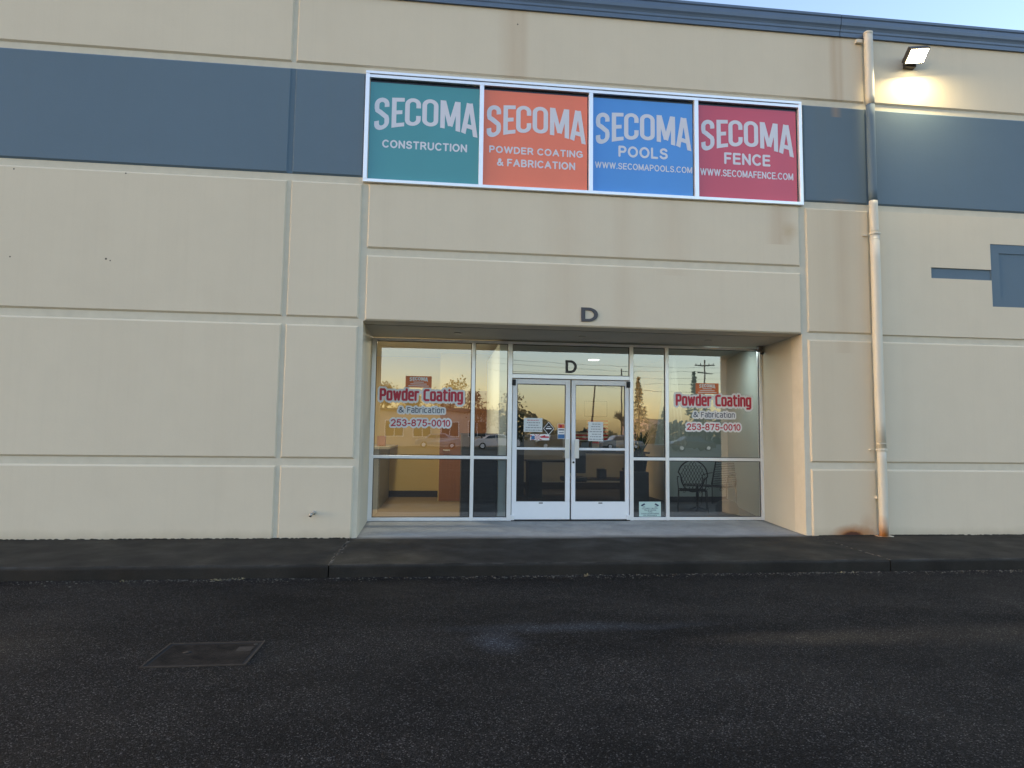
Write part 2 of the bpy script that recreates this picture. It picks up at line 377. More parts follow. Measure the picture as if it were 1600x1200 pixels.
# panel with the recessed blue box ornament on the right
def plate(name, outer, hole, y, back, mat):
    bm = bmesh.new()
    def loop(pts, yy): 
        vs = [bm.verts.new((p[0], yy, p[1])) for p in pts]; es = [bm.edges.new((vs[i], vs[(i+1) % len(vs)])) for i in range(len(vs))]; return vs, es
    o, oe = loop(outer, y); h, he = loop(hole, y)
    bmesh.ops.triangle_fill(bm, use_beauty=True, use_dissolve=False, edges=oe+he)
    ob = [bm.verts.new((p[0], back, p[1])) for p in outer]; hb = [bm.verts.new((p[0], back, p[1])) for p in hole]
    for P, Q in ((o, ob), (h, hb)):
        for i in range(len(P)): bm.faces.new((P[i], P[(i+1) % len(P)], Q[(i+1) % len(P)], Q[i]))
    return fin(bm, name, mat, B)
zc = 3.692; bx0, bx1 = 7.846, 8.77
orn = [(6.905, zc-.078), (bx0, zc-.078), (bx0, 3.233), (bx1, 3.233), (bx1, zc-.078), (9.71, zc-.078), (9.71, zc+.078), (bx1, zc+.078), (bx1, 4.153), (bx0, 4.153), (bx0, zc+.078), (6.905, zc+.078)]
plate('wall_panel', [(6.0, 2.775), (12.0, 2.775), (12.0, 4.55), (6.0, 4.55)], orn, 0, .06, M['cream'])
for a_ in (M['blue'],):
    box('ornament_inlay', 6.9, 9.715, .0195, .0215, 3.2, 4.17, a_, B)
    plate('ornament_frame', [(bx0+.003, 3.236), (bx1-.003, 3.236), (bx1-.003, 4.150), (bx0+.003, 4.150)], [(bx0+.14, 3.37), (bx1-.14, 3.37), (bx1-.14, 4.02), (bx0+.14, 4.02)], .006, .0193, a_)
# roof gutter along the top
g0 = [(.05, 7.12), (-.002, 7.12), (-.006, 7.10), (-.030, 7.10), (-.032, 7.155), (-.040, 7.17), (-.042, 7.20), (-.052, 7.225), (-.066, 7.25), (-.072, 7.29), (-.070, 7.345), (-.082, 7.36), (-.082, 7.395), (-.07, 7.40), (.05, 7.40)]
for x0, x1 in ((XL, -9.01), (-9.0, -2.81), (-2.8, 5.59), (5.6, 12.69), (12.7, XR)):
    prism('gutter', g0, x0, x1, M['gutter'], B)
prism('roof', [(.05, 7.385), (30, 7.9), (30, 7.6), (.05, 7.1)], XL, XR, plain('grey_metal_roof', (.2, .21, .22), .5, .3), B)
core('rear_wall', XL, XR, 29.7, 30, -.2, 7.7)
# downspout
def ell(cx, cy, rx, ry, z, n=20):
    return [(cx+rx*math.copysign(abs(math.cos(t))**.75, math.cos(t)), cy+ry*math.copysign(abs(math.sin(t))**.75, math.sin(t)), z) for t in [2*math.pi*k/n for k in range(n)]]
def spout(name, z0, z1, rx, mat, parent, cx=5.985, cy=-.090):
    bm = bmesh.new(); n = 20; Rg = []
    for i in range(9):
        z = z0+(z1-z0)*i/8; Rg.append([bm.verts.new(p) for p in ell(cx+.004*math.sin(z*2.1), cy, rx, rx*.85, z)])
    for i in range(8):
        for k in range(n): bm.faces.new((Rg[i][k], Rg[i][(k+1) % n], Rg[i+1][(k+1) % n], Rg[i+1][k]))
    bm.faces.new(Rg[0][::-1]); bm.faces.new(Rg[-1])
    return fin(bm, name, mat, parent, True)
a = N('downspout_paint'); p = a.pos(); x, y, z = a.sep(p)
c = a.mix(a.noise(p, 4, 4), (.56, .52, .42), (.64, .59, .48))
c = a.mix(a.math('MULTIPLY', a.blob(x, a.math('ADD', z, a.math('MULTIPLY', a.math('SUBTRACT', a.noise(p, 6), .5), .2)), 5.96, .0, .12, .30), 1.2, True), c, (.42, .17, .05))
M['spout'] = a.done(c, .45)
ds = box('downspout', 5.93, 6.04, -.045, -.002, .5, .54, M['spout'], B)
spout('pipe', .012, 1.19, .056, M['spout'], ds); spout('pipe', 1.19, 4.185, .060, M['spout'], ds)
spout('pipe', 4.185, 4.66, .055, M['spout'], ds); spout('pipe', 4.66, 6.07, .055, M['blue'], ds); spout('pipe', 6.07, 7.12, .057, M['spout'], ds)
for z0 in (4.185, 1.17):
    spout('collar', z0-.012, z0+.012, .072, M['spout'], ds)
    box('strap', 5.865, 5.93, -.02, .0, z0-.012, z0+.012, M['spout'], ds)
spout('collar', 4.10, 4.108, .062, M['spout'], ds); spout('collar', 1.25, 1.258, .063, M['spout'], ds)
box('strap', 5.84, 5.93, -.05, .0, 7.02, 7.07, M['spout'], ds)
spout('pipe_end', 7.12, 7.15, .061, M['spout'], ds)
box('foot_plate', 5.90, 6.10, -.13, -.004, .001, .010, M['spout'], ds)

# upper strip window
uw = box('strip_window', -1.0, 4.9, .12, .15, 4.62, 6.02, M['darkglass'], B)
def bar(n, x0, x1, y0, y1, z0, z1, par, mat='alu'): return box(n, x0, x1, y0, y1, z0, z1, M[mat], par, .003)
X0, X1, Z0, Z1 = -1.085, 4.985, 4.572, 6.078
bar('frame_head', X0, X1, -.028, .14, Z1-.036, Z1, uw); bar('frame_head', X0+.02, X1-.02, -.016, .14, Z1-.085, Z1-.042, uw)
box('frame_gap', X0+.02, X1-.02, .0, .12, Z1-.0415, Z1-.0365, M['gasket'], uw)
bar('frame_sill', X0, X1, -.030, .14, Z0, Z0+.042, uw)
bar('frame_jamb', X0, X0+.050, -.026, .14, Z0+.043, Z1-.037, uw); bar('frame_jamb', X1-.045, X1, -.026, .14, Z0+.043, Z1-.037, uw)
for cx in (.448, 1.942, 3.437): bar('mullion', cx-.028, cx+.028, -.020, .14, Z0+.043, Z1-.086, uw)
PX = [(-1.030, .422), (.474, 1.916), (1.968, 3.411), (3.463, 4.938)]
for a0, b0 in PX:
    box('pane', a0, b0, .030, .036, Z0+.045, Z1-.088, M['darkglass'], uw)

# ------------------------------------------------------------------ lettering, drawn stroke by stroke
def A_(cx, cy, rx, ry, a0, a1, n=12): return [(cx+rx*math.cos(R(a0+(a1-a0)*k/n)), cy+ry*math.sin(R(a0+(a1-a0)*k/n))) for k in range(n+1)]
def RR(x0, x1, y0, y1, r=.11):
    return A_(x1-r, y1-r, r, r, 0, 90, 4)+A_(x0+r, y1-r, r, r, 90, 180, 4)+A_(x0+r, y0+r, r, r, 180, 270, 4)+A_(x1-r, y0+r, r, r, 270, 360, 4)+[(x1, (y0+y1)/2), (x1, y1-r)]
h_ = .80
GLY = {
 'A': (.84, [[(0, 0), (.42, 1)], [(.84, 0), (.42, 1)], [(.17, .33), (.67, .33)]]),
 'B': (.70, [[(0, 0), (0, 1)], [(0, 1), (.36, 1)]+A_(.38, .765, .25, .235, 80, -90)+[(0, .53)], [(0, .53), (.40, .53)]+A_(.42, .265, .28, .265, 80, -90)+[(0, 0)]]),
 'C': (.78, [A_(.44, .5, .44, .5, 48, 312, 20)]),
 'D': (.76, [[(0, 0), (0, 1)], [(0, 1), (.30, 1)]+A_(.32, .5, .44, .5, 84, -84, 16)+[(.30, 0), (0, 0)]]),
 'E': (.62, [[(0, 0), (0, 1)], [(0, 1), (.62, 1)], [(0, .52), (.57, .52)], [(0, 0), (.62, 0)]]),
 'F': (.58, [[(0, 0), (0, 1)], [(0, 1), (.58, 1)], [(0, .50), (.50, .50)]]),
 'G': (.84, [A_(.44, .5, .44, .5, 48, 330, 22), [(.50, .46), (.84, .46)], [(.84, .46), (.84, .12)]]),
 'H': (.70, [[(0, 0), (0, 1)], [(.7, 0), (.7, 1)], [(0, .5), (.7, .5)]]),
 'I': (.0, [[(0, 0), (0, 1)]]),
 'L': (.56, [[(0, 1), (0, 0)], [(0, 0), (.56, 0)]]),
 'M': (.86, [[(0, 0), (0, 1)], [(.86, 0), (.86, 1)], [(0, 1), (.43, .08)], [(.86, 1), (.43, .08)]]),
 'N': (.72, [[(0, 0), (0, 1)], [(.72, 0), (.72, 1)], [(0, 1), (.72, 0)]]),
 'O': (.88, [A_(.44, .5, .44, .5, 0, 360, 28)]),
 'P': (.64, [[(0, 0), (0, 1)], [(0, 1), (.34, 1)]+A_(.36, .72, .28, .28, 84, -84)+[(.34, .44), (0, .44)]]),
 'R': (.72, [[(0, 0), (0, 1)], [(0, 1), (.36, 1)]+A_(.38, .74, .28, .26, 84, -84)+[(.36, .48), (0, .48)], [(.40, .48), (.70, 0)]]),
 'S': (.68, [A_(.35, .755, .31, .245, 22, 265, 14)+A_(.34, .255, .34, .255, 88, -160, 14)]),
 'T': (.68, [[(0, 1), (.68, 1)], [(.34, 1), (.34, 0)]]),
 'U': (.72, [[(0, 1), (0, .36)]+A_(.36, .36, .36, .36, 184, 356)+[(.72, .36), (.72, 1)]]),
 'V': (.80, [[(0, 1), (.4, 0)], [(.8, 1), (.4, 0)]]),
 'W': (1.16, [[(0, 1), (.29, 0)], [(.58, 1), (.29, 0)], [(.58, 1), (.87, 0)], [(1.16, 1), (.87, 0)]]),
 '.': (.0, [[(0, 0), (0, .02)]]),
 '&': (.80, [[(.80, 0), (.20, .68), (.17, .84), (.24, .97), (.34, 1), (.46, .93), (.48, .80), (.42, .68), (.12, .45), (.02, .30), (.02, .15), (.12, .03), (.28, 0), (.45, .04), (.62, .20), (.74, .45)]]),
 '-': (.30, [[(0, .38), (.30, .38)]]),
 '0': (.54, [A_(.27, .5, .27, .5, 0, 360, 24)]), '1': (.26, [[(0, .76), (.26, 1)], [(.26, 1), (.26, 0)]]),
 '2': (.56, [A_(.28, .72, .27, .28, 165, -30)+[(.02, 0)], [(0, 0), (.56, 0)]]),
 '3': (.56, [A_(.27, .755, .24, .245, 160, -85), A_(.27, .265, .28, .265, 85, -160)]),
 '5': (.56, [[(.52, 1), (.10, 1)], [(.10, 1), (.05, .52)], A_(.27, .325, .28, .325, 135, -155)]),
 '7': (.56, [[(0, 1), (.56, 1)], [(.56, 1), (.20, 0)]]),
 '8': (.56, [A_(.28, .765, .235, .235, 0, 360, 18), A_(.28, .265, .28, .265, 0, 360, 20)]),
 # the squared condensed face of the painted window lettering
 'sP': (.46, [[(0, 0), (0, 1)], [(0, 1), (.36, 1), (.46, .90), (.46, .52), (.36, .42), (0, .42)]]),
 'sC': (.44, [[(.44, 1), (.12, 1), (0, .88), (0, .12), (.12, 0), (.44, 0)]]),
 'sF': (.42, [[(0, 0), (0, 1)], [(0, 1), (.42, 1)], [(0, .52), (.36, .52)]]),
 'o': (.42, [RR(0, .42, 0, h_)]), 'w': (.66, [[(0, h_), (.15, 0)], [(.33, h_-.06), (.15, 0)], [(.33, h_-.06), (.51, 0)], [(.66, h_), (.51, 0)]]),
 'd': (.42, [RR(0, .42, 0, h_), [(.42, 0), (.42, 1.04)]]), 'b': (.42, [RR(0, .42, 0, h_), [(0, 0), (0, 1.04)]]),
 'e': (.42, [[(0, .40), (.42, .40), (.42, h_-.1), (.32, h_), (.10, h_), (0, h_-.1), (0, .1), (.10, 0), (.40, 0)]]),
 'r': (.28, [[(0, 0), (0, h_)], [(0, h_-.12), (.10, h_), (.28, h_)]]),
 'a': (.42, [[(.04, h_), (.32, h_), (.42, h_-.1), (.42, 0)], [(.42, 0), (.10, 0), (0, .10), (0, .34), (.10, .44), (.42, .44)]]),
 't': (.32, [[(.08, 1.0), (.08, .1), (.18, 0), (.32, 0)], [(0, h_), (.32, h_)]]),
 'i': (.0, [[(0, 0), (0, h_-.03)], [(0, 1.03), (0, 1.05)]]), 'n': (.42, [[(0, 0), (0, h_)], [(0, h_-.1), (.10, h_), (.32, h_), (.42, h_-.1), (.42, 0)]]),
 'g': (.42, [RR(0, .42, 0, h_), [(.42, h_), (.42, -.20), (.32, -.30), (.04, -.30)]]),
 'c': (.38, [[(.38, h_), (.10, h_), (0, h_-.1), (0, .1), (.10, 0), (.38, 0)]]),
}
def band(bm, pts, t, y, ext=True):
    """flat band of width t along a polyline, mitred, ends squared off by t/2"""
    closed = (Vector(pts[0])-Vector(pts[-1])).length < 1e-6
    P = [Vector(p) for p in pts]
    Q = [P[0]]
    for p in P[1:]:
        if (p-Q[-1]).length > 1e-6: Q.append(p)
    P = Q
    if closed: P = P if (P[0]-P[-1]).length > 1e-6 else P[:-1]
    elif ext and len(P) > 1:
        P[0] = P[0]-(P[1]-P[0]).normalized()*t/2; P[-1] = P[-1]+(P[-1]-P[-2]).normalized()*t/2
    n = len(P); V = []
    for i, p in enumerate(P):
        a = P[i-1] if (closed or i) else None; b = P[(i+1) % n] if (closed or i < n-1) else None
        d1 = (p-a).normalized() if a is not None else (b-p).normalized(); d2 = (b-p).normalized() if b is not None else d1
        nn = Vector((-(d1.y+d2.y), d1.x+d2.x)); nn = nn.normalized() if nn.length > 1e-4 else Vector((-d1.y, d1.x))
        k = 1/max(.5, nn.dot(Vector((-d1.y, d1.x)))); q = nn*t/2*k
        V.append((bm.verts.new((p.x+q.x, y, p.y+q.y)), bm.verts.new((p.x-q.x, y, p.y-q.y))))
    for i in range(n if closed else n-1):
        j = (i+1) % n; bm.faces.new((V[i][0], V[j][0], V[j][1], V[i][1]))
def lettering(s, x0, x1, z0, z1, y, mat, parent, t=.195, halo=0, name='lettering', gap=.19, square=False, halo_mat=None, solid=False):
    """letters as thin flat bands facing -y; z0 baseline, z1 cap line; halo = border width in metres"""
    H = z1-z0; T = t*H; xs = 0; items = []; prev = None
    for ch in s:
        if ch == ' ': xs += .42; continue
        k = 's'+ch if square and 's'+ch in GLY else ch
        wd, st_ = GLY[k]; items.append((xs, st_)); xs += wd+t+gap
    n_gap = xs-gap; sx = (x1-x0-T)/max(1e-6, n_gap-t)
    def run(nm, width, yy, mt):
        """the outline of all strokes together, cut into thin rows so that no two faces overlap"""
        S = []; r = width/2
        for ox, st_ in items:
            for q in st_:
                P = [(x0+T/2+(ox+px)*sx, z0+T/2+pz*(H-T)) for px, pz in q]
                S += list(zip(P, P[1:]))
        S = np.array(S); A = S[:, 0]; D = S[:, 1]-A; LL = (D**2).sum(1)+1e-12
        lo = S.min((0, 1))-r; hi = S.max((0, 1))+r; dz = max(width/9, .0012); nx = int((hi[0]-lo[0])/(dz*.6))+2; X = np.linspace(lo[0], hi[0], nx)
        V = []; F = []; rows = int((hi[1]-lo[1])/dz)+1; dz = (hi[1]-lo[1])/rows; zlim = None
        for j in range(rows):
            z = lo[1]+(j+.5)*dz; near = (np.minimum(A[:, 1], A[:, 1]+D[:, 1]) < z+r) & (np.maximum(A[:, 1], A[:, 1]+D[:, 1]) > z-r)
            if not near.any(): continue
            a_, d_, l_ = A[near], D[near], LL[near]
            px = X[:, None]-a_[None, :, 0]; pz = z-a_[None, :, 1]; u = np.clip((px*d_[:, 0]+pz*d_[:, 1])/l_, 0, 1)
            q = np.sqrt(((px-u*d_[:, 0])**2+(pz-u*d_[:, 1])**2).min(1))-r; ins = q < 0
            k = 0
            while k < nx:
                if not ins[k]: k += 1; continue
                e = k
                while e+1 < nx and ins[e+1]: e += 1
                xa = X[k] if k == 0 else X[k]-(X[k]-X[k-1])*(-q[k])/(q[k-1]-q[k]); xb = X[e] if e == nx-1 else X[e]+(X[e+1]-X[e])*(-q[e])/(q[e+1]-q[e])
                n_ = len(V); za, zb = z-dz/2, z+dz/2; V += [(xa, yy, za), (xb, yy, za), (xb, yy, zb), (xa, yy, zb)]; F.append((n_, n_+1, n_+2, n_+3)); k = e+1
        me = bpy.data.meshes.new(nm); me.from_pydata([tuple(map(float, v)) for v in V], [], F)
        bm = bmesh.new(); bm.from_mesh(me); bmesh.ops.remove_doubles(bm, verts=bm.verts, dist=1e-6); bm.to_mesh(me); bm.free()
        return link(nm, me, mt, parent)
    if halo: run('lettering_backing', T+2*halo, y+.0022, halo_mat or M['white'])
    if solid:
        bm = bmesh.new(); yy = y
        for ox, st_ in items:
            for q in st_:
                band(bm, [(x0+T/2+(ox+px)*sx, z0+T/2+pz*(H-T)) for px, pz in q], T, yy); yy -= .0002
        return fin(bm, name, mat, parent)
    return run(name, T, y, mat)
def stroke(bm, pts, t, y, closed=False):
    n = len(pts); L = []
    for i, p in enumerate(pts):
        if closed: a, b = pts[i-1], pts[(i+1) % n]
        else: a, b = pts[max(i-1, 0)], pts[min(i+1, n-1)]
        d = Vector((b[0]-a[0], b[1]-a[1])).normalized(); q = Vector((-d.y, d.x))*t/2
        L.append(((p[0]+q.x, p[1]+q.y), (p[0]-q.x, p[1]-q.y)))
    V = [(bm.verts.new((u[0], y, u[1])), bm.verts.new((v[0], y, v[1]))) for u, v in L]
    for i in range(n if closed else n-1):
        j = (i+1) % n; bm.faces.new((V[i][0], V[j][0], V[j][1], V[i][1]))
def arch_word(x0, W, ztop, H, y, mat, parent):
    """the word arched like a jersey: flat-ish top, deeply arched foot; letters are drawn in a W x H box then bent"""
    bm = bmesh.new(); iv = {'S': (0, .142), 'E': (.166, .288), 'C': (.294, .447), 'O': (.461, .618), 'M': (.640, .832), 'A': (.850, 1.0)}
    t = (.045 if W > .5 else .055)*W; yy = y
    def dens(pts):
        out = []
        for i in range(len(pts)-1):
            for k in range(6): out.append((pts[i][0]+(pts[i+1][0]-pts[i][0])*k/6, pts[i][1]+(pts[i+1][1]-pts[i][1])*k/6))
        return out+[pts[-1]]
    def arc(cx, cz, rx, rz, a0, a1, n=12):
        return [(cx+rx*math.cos(R(a0+(a1-a0)*k/n)), cz+rz*math.sin(R(a0+(a1-a0)*k/n))) for k in range(n+1)]
    for ch, (u0, u1) in iv.items():
        a, b = u0*W, u1*W; w_ = b-a; h = H; e = t/2
        if ch == 'E': S = [dens([(a+e, 0), (a+e, h)]), dens([(a+t*.98, e), (b, e)]), dens([(a+t*.98, h/2), (b-.02*W, h/2)]), dens([(a+t*.98, h-e), (b, h-e)])]
        elif ch == 'M': S = [dens([(a+e*.9, 0), (a+e*.9, h)]), dens([(b-e*.9, 0), (b-e*.9, h)]), dens([(a+e*1.3, h-e*.2), (a+w_/2, .12*h)]), dens([(b-e*1.3, h-e*.2), (a+w_/2, .12*h)])]
        elif ch == 'A': S = [dens([(a+e*.7, 0), (a+w_/2-e*.3, h)]), dens([(b-e*.7, 0), (a+w_/2+e*.3, h)]), dens([(a+w_*.25, .26*h), (b-w_*.25, .26*h)])]
        elif ch == 'O':
            r = w_/2-e; S = [arc(a+e+r, h-e-r, r, r, 0, 180)+dens([(a+e, h-e-r), (a+e, e+r)])[1:-1]+arc(a+e+r, e+r, r, r, 180, 360)+dens([(b-e, e+r), (b-e, h-e-r)])[1:-1]]
        elif ch == 'C':
            r = w_/2-e; S = [[(b-e, h*.64)]+arc(a+e+r, h-e-r, r, r, 0, 180)+dens([(a+e, h-e-r), (a+e, e+r)])[1:-1]+arc(a+e+r, e+r, r, r, 180, 360)+[(b-e, h*.36)]]
        elif ch == 'S':
            r = w_/2-e; S = [[(b-e, h*.70)]+arc(a+e+r, h-e-r, r, r, 0, 180)+[(a+e, h*.70), (a+e+.1*r, h*.62), (a+w_*.38, h*.56), (a+w_*.62, h*.46), (b-e-.1*r, h*.38), (b-e, h*.31)]+arc(a+e+r, e+r, r, r, 0, -180)+[(a+e, h*.30)]]
        for st in S:
            stroke(bm, st, t, yy, closed=(ch == 'O')); yy -= .00012
    for v in bm.verts:
        u = v.co.x/W; k = (2*u-1)**2; top = ztop+.022*W*(1-k)-.0; bot = ztop-H*1.02-.0*u+.20*H*1.6*(1-k)*.82
        f = v.co.z/H; bend = (u-.5)*.0
        v.co = Vector((x0+v.co.x+bend, v.co.y, bot+(top-bot)*f))
    return fin(bm, 'lettering', mat, parent)

ZF0, ZF1 = Z0+.046, Z1-.128
specs = [('teal', 'teal window graphic reading CONSTRUCTION, leftmost of the four upper ones', -.966, .39),
         ('orange', 'orange window graphic reading POWDER COATING & FABRICATION in the upper strip window', .521, 1.869),
         ('bluef', 'bright blue window graphic reading POOLS in the upper strip window', 2.019, 3.366),
         ('crimson', 'crimson window graphic reading FENCE, rightmost of the four upper ones', 3.52, 4.872)]
for i, (mt, lb, a0, b0) in enumerate(specs):
    s = empty('window_graphic', ((a0+b0)/2, .05, ZF0), lb, 'sign', 'printed graphics filling the upper strip window')
    p0, p1 = PX[i]
    box('film', p0+.004, p1-(.004 if i in (0,) else .018), .0235, .0275, ZF0+.002, ZF1, M[mt], s)
    Y = .0225
    arch_word(a0, b0-a0, 5.735, .455, Y, M['lettergrey'], s)
    L = M['lettergrey']
    if i == 0: lettering('CONSTRUCTION', -.855, .262, 5.062, 5.172, Y, L, s)
    if i == 1: lettering('POWDER COATING', .560, 1.838, 5.082, 5.180, Y, L, s); lettering('& FABRICATION', .665, 1.732, 4.905, 5.010, Y, L, s)
    if i == 2: lettering('POOLS', 2.335, 3.036, 5.132, 5.290, Y, L, s); lettering('WWW.SECOMAPOOLS.COM', 2.008, 3.384, 4.955, 5.045, Y, L, s, .16)
    if i == 3: lettering('FENCE', 3.850, 4.530, 5.120, 5.288, Y, L, s); lettering('WWW.SECOMAFENCE.COM', 3.500, 4.866, 4.940, 5.040, Y, L, s, .16)

# unit letters
def big_letter(x0, x1, z0, z1, y, depth, lb):
    """a solid block letter D cut from sheet, one piece"""
    W, H = x1-x0, z1-z0; ts, tz = .235*W, .19*H
    def D_(ax, bx, az, bz, k): return [(ax, az), (ax, bz), (ax+(bx-ax)*k, bz)]+[(ax+(bx-ax)*(k+(1-k)*math.cos(R(t))), (az+bz)/2+(bz-az)/2*math.sin(R(t))) for t in range(80, -81, -10)]+[(ax+(bx-ax)*k, az)]
    out = D_(x0, x1, z0, z1, .42); inn = D_(x0+ts, x1-ts, z0+tz, z1-tz, .36); bm = bmesh.new(); E_ = []; Ls = []
    for pts in (out, inn):
        vs = [bm.verts.new((p[0], y, p[1])) for p in pts]; Ls.append(vs); E_ += [bm.edges.new((vs[i], vs[(i+1) % len(vs)])) for i in range(len(vs))]
    bmesh.ops.triangle_fill(bm, use_beauty=True, use_dissolve=False, edges=E_)
    for vs in Ls:
        bk = [bm.verts.new((v.co.x, y+depth, v.co.z)) for v in vs]
        for i in range(len(vs)): bm.faces.new((vs[i], vs[(i+1) % len(vs)], bk[(i+1) % len(vs)], bk[i]))
    return tag(fin(bm, 'unit_letter', M['dgrey']), lb, 'letter')
big_letter(1.818, 2.046, 2.826, 3.015, -.0135, .013, 'large dark grey letter D on the cream wall above the entrance')
FY = 1.30           # front of the storefront frame
GY = 1.335          # its glass
big_letter(1.870, 2.048, 2.262, 2.462, GY-.004, .003, 'dark grey vinyl letter D on the glass over the double doors')

# ------------------------------------------------------------------ storefront
sf = box('storefront', -1.040, 5.020, FY+.09, FY+.10, .032, .060, M['gasket'], B)
VX = [(-1.044, -.985), (.435, .487), (.985, 1.050), (2.872, 2.930), (3.440, 3.495), (4.978, 5.028)]
for x0, x1 in VX: bar('mullion', x0, x1, FY, FY+.09, .034, 2.722, sf)
def rails(z0, z1, n, bays):
    for i in bays: bar(n, VX[i][1]+.001, VX[i+1][0]-.001, FY+.002, FY+.088, z0, z1, sf)
rails(2.686, 2.722, 'head_rail', range(5)); rails(.036, .083, 'sill_rail', (0, 1, 3, 4)); rails(.943, .988, 'mid_rail', (0, 1, 3, 4)); rails(2.168, 2.229, 'transom_rail', (2,))
def pane(x0, x1, z0, z1, par=sf, y=GY):
    bm = bmesh.new(); bm.faces.new([bm.verts.new(v) for v in ((x0, y, z0), (x1, y, z0), (x1, y, z1), (x0, y, z1))])
    fin(bm, 'pane', M['glass'], par)
    g = bmesh.new(); t = .010
    for q in ((x0, x1, z0, z0+t), (x0, x1, z1-t, z1), (x0, x0+t, z0+t, z1-t), (x1-t, x1, z0+t, z1-t)): addbox(g, q[0], q[1], y-.004, y+.004, q[2], q[3])
    fin(g, 'gasket', M['gasket'], par)
for i in (0, 1, 3, 4):
    pane(VX[i][1], VX[i+1][0], .084, .942); pane(VX[i][1], VX[i+1][0], .989, 2.685)
pane(VX[2][1], VX[3][0], 2.230, 2.685)
for side, x0, x1, s0, s1 in (('l', 1.062, 1.944, .068, .068), ('r', 1.968, 2.862, .060, .060)):
    g0_, g1_ = (1.130, 1.875) if side == 'l' else (2.028, 2.803)
    dr = box('door', x0, x1, FY+.016, FY+.064, .052, .315, M['aludoor'], B, .003)
    dr['label'] = 'left door leaf with a white notice and stickers' if side == 'l' else 'right door leaf with keyhole and one notice'
    bar('door_stile', x0, g0_, FY+.016, FY+.064, .316, 2.155, dr, 'aludoor'); bar('door_stile', g1_, x1, FY+.016, FY+.064, .316, 2.155, dr, 'aludoor')
    bar('door_rail', g0_+.001, g1_-.001, FY+.018, FY+.062, 2.084, 2.155, dr, 'aludoor'); bar('door_bar', g0_+.001, g1_-.001, FY+.014, FY+.034, 1.088, 1.124, dr, 'aludoor')
    pane(g0_, g1_, .316, 2.083, dr, GY+.01)
    hx = 1.853 if side == 'l' else 2.004
    hb = bmesh.new(); addbox(hb, hx, hx+.066, FY-.050, FY-.036, .968, 1.255, .004)
    for zz in (1.02, 1.20): addbox(hb, hx+.025, hx+.041, FY-.037, FY+.018, zz-.01, zz+.01)
    fin(hb, 'handle', M['handle'], dr)
    cx = (g0_+g1_)/2; box('maker_plate', cx-.03, cx+.03, FY+.013, FY+.0155, .288, .302, M['black'], dr)
    px = x0+.012 if side == 'l' else x1-.012
    for zz in (2.10, .075):
        pb = bmesh.new(); addbox(pb, px-.028, px+.028, FY-.012, FY+.015, zz-.045, zz+.045, .004); addbox(pb, px-.012, px+.012, FY-.016, FY-.013, zz-.02, zz+.02); fin(pb, 'pivot', M['alu' if zz < 1 else 'black'], dr)
pipe('lock', [(1.998, FY+.018, .905), (1.998, FY+.004, .905)], .016, M['black'], B, 14)
box('threshold', 1.052, 2.870, FY-.02, FY+.09, .033, .046, M['gasket'], B)

# ------------------------------------------------------------------ decals on the glass
def decal_group(px0, label):
    """px0: shift of the whole sign against the left one"""
    s = empty('window_lettering', (px0-.33, GY-.01, 1.35), label, 'sign', 'painted lettering on the two large entrance windows')
    Y = GY-.006
    lettering('Powder Coating', px0-.920, px0+.313, 1.792, 1.974, Y, M['red'], s, .185, .030, gap=.10, square=True)
    lettering('& Fabrication', px0-.638, px0+.036, 1.617, 1.700, Y, M['navy'], s, .135, .026, gap=.14, square=True)
    lettering('253-875-0010', px0-.745, px0+.130, 1.416, 1.520, Y, M['red'], s, .165, .026, gap=.10)
    return s
decal_group(0, 'red Powder Coating lettering with phone number on the left window, before the yellow room')
decal_group(4.533, 'red Powder Coating lettering with phone number on the right window, before the iron chairs')
def small_sign(x0, x1, z0, z1, label):
    s = empty('window_sticker', ((x0+x1)/2, GY-.01, z0), label, 'sticker', 'small orange stickers above the painted window lettering')
    box('card', x0, x1, GY-.0075, GY-.0065, z0, z1, M['orange_s'], s)
    W_ = (x1-x0)*.70; arch_word((x0+x1)/2-W_/2, W_, z1-.018, .062, GY-.0082, M['white'], s)
    for zz, wd in ((.080, .15), (.052, .24), (.024, .30)):
        box('text_line', (x0+x1)/2-wd/2, (x0+x1)/2+wd/2, GY-.0085, GY-.0080, z0+zz-.005, z0+zz+.005, M['white'], s)
small_sign(-.545, -.160, 1.995, 2.165, 'small orange sticker at the top of the left window lettering')
small_sign(3.938, 4.312, 1.985, 2.152, 'small orange sticker at the top of the right window lettering')
def notice(x0, x1, z0, z1, lines, label, first=None):
    s = empty('notice', ((x0+x1)/2, GY, z0), label, 'notice')
    box('sheet', x0, x1, GY+.0035, GY+.0045, z0, z1, M['paper'], s)
    H = z1-z0
    for i in range(lines):
        zz = z1-H*(i+.9)/(lines+.6); wd = (x1-x0)*random.uniform(.45, .85); q = .0055
        xx = (x0+x1)/2-wd/2; k = 0
        bm = bmesh.new()
        while xx < (x0+x1)/2+wd/2:       # one bar per word
            L = random.uniform(.015, .045); addbox(bm, xx, xx+L, GY+.0025, GY+.003, zz-q, zz+q); xx += L+.009
        fin(bm, 'text_line', first if (i == 0 and first) else M['ink'], s)
    return s
notice(1.236, 1.521, 1.357, 1.567, 5, 'white paper notice taped to the left door glass beside a black diamond sticker', M['red'])
notice(2.230, 2.462, 1.230, 1.522, 7, 'white paper notice in the middle of the right door glass')
s = empty('diamond_sticker', (1.618, GY, 1.30), 'black diamond sticker with white outline on the left door glass', 'sticker')
def diamond(r, y, mat, n):
    bm = bmesh.new(); c = (1.618, 1.411); bm.faces.new([bm.verts.new((c[0]+dx*r, y, c[1]+dz*r*1.2)) for dx, dz in ((0, -1), (1, 0), (0, 1), (-1, 0))]); fin(bm, n, mat, s)
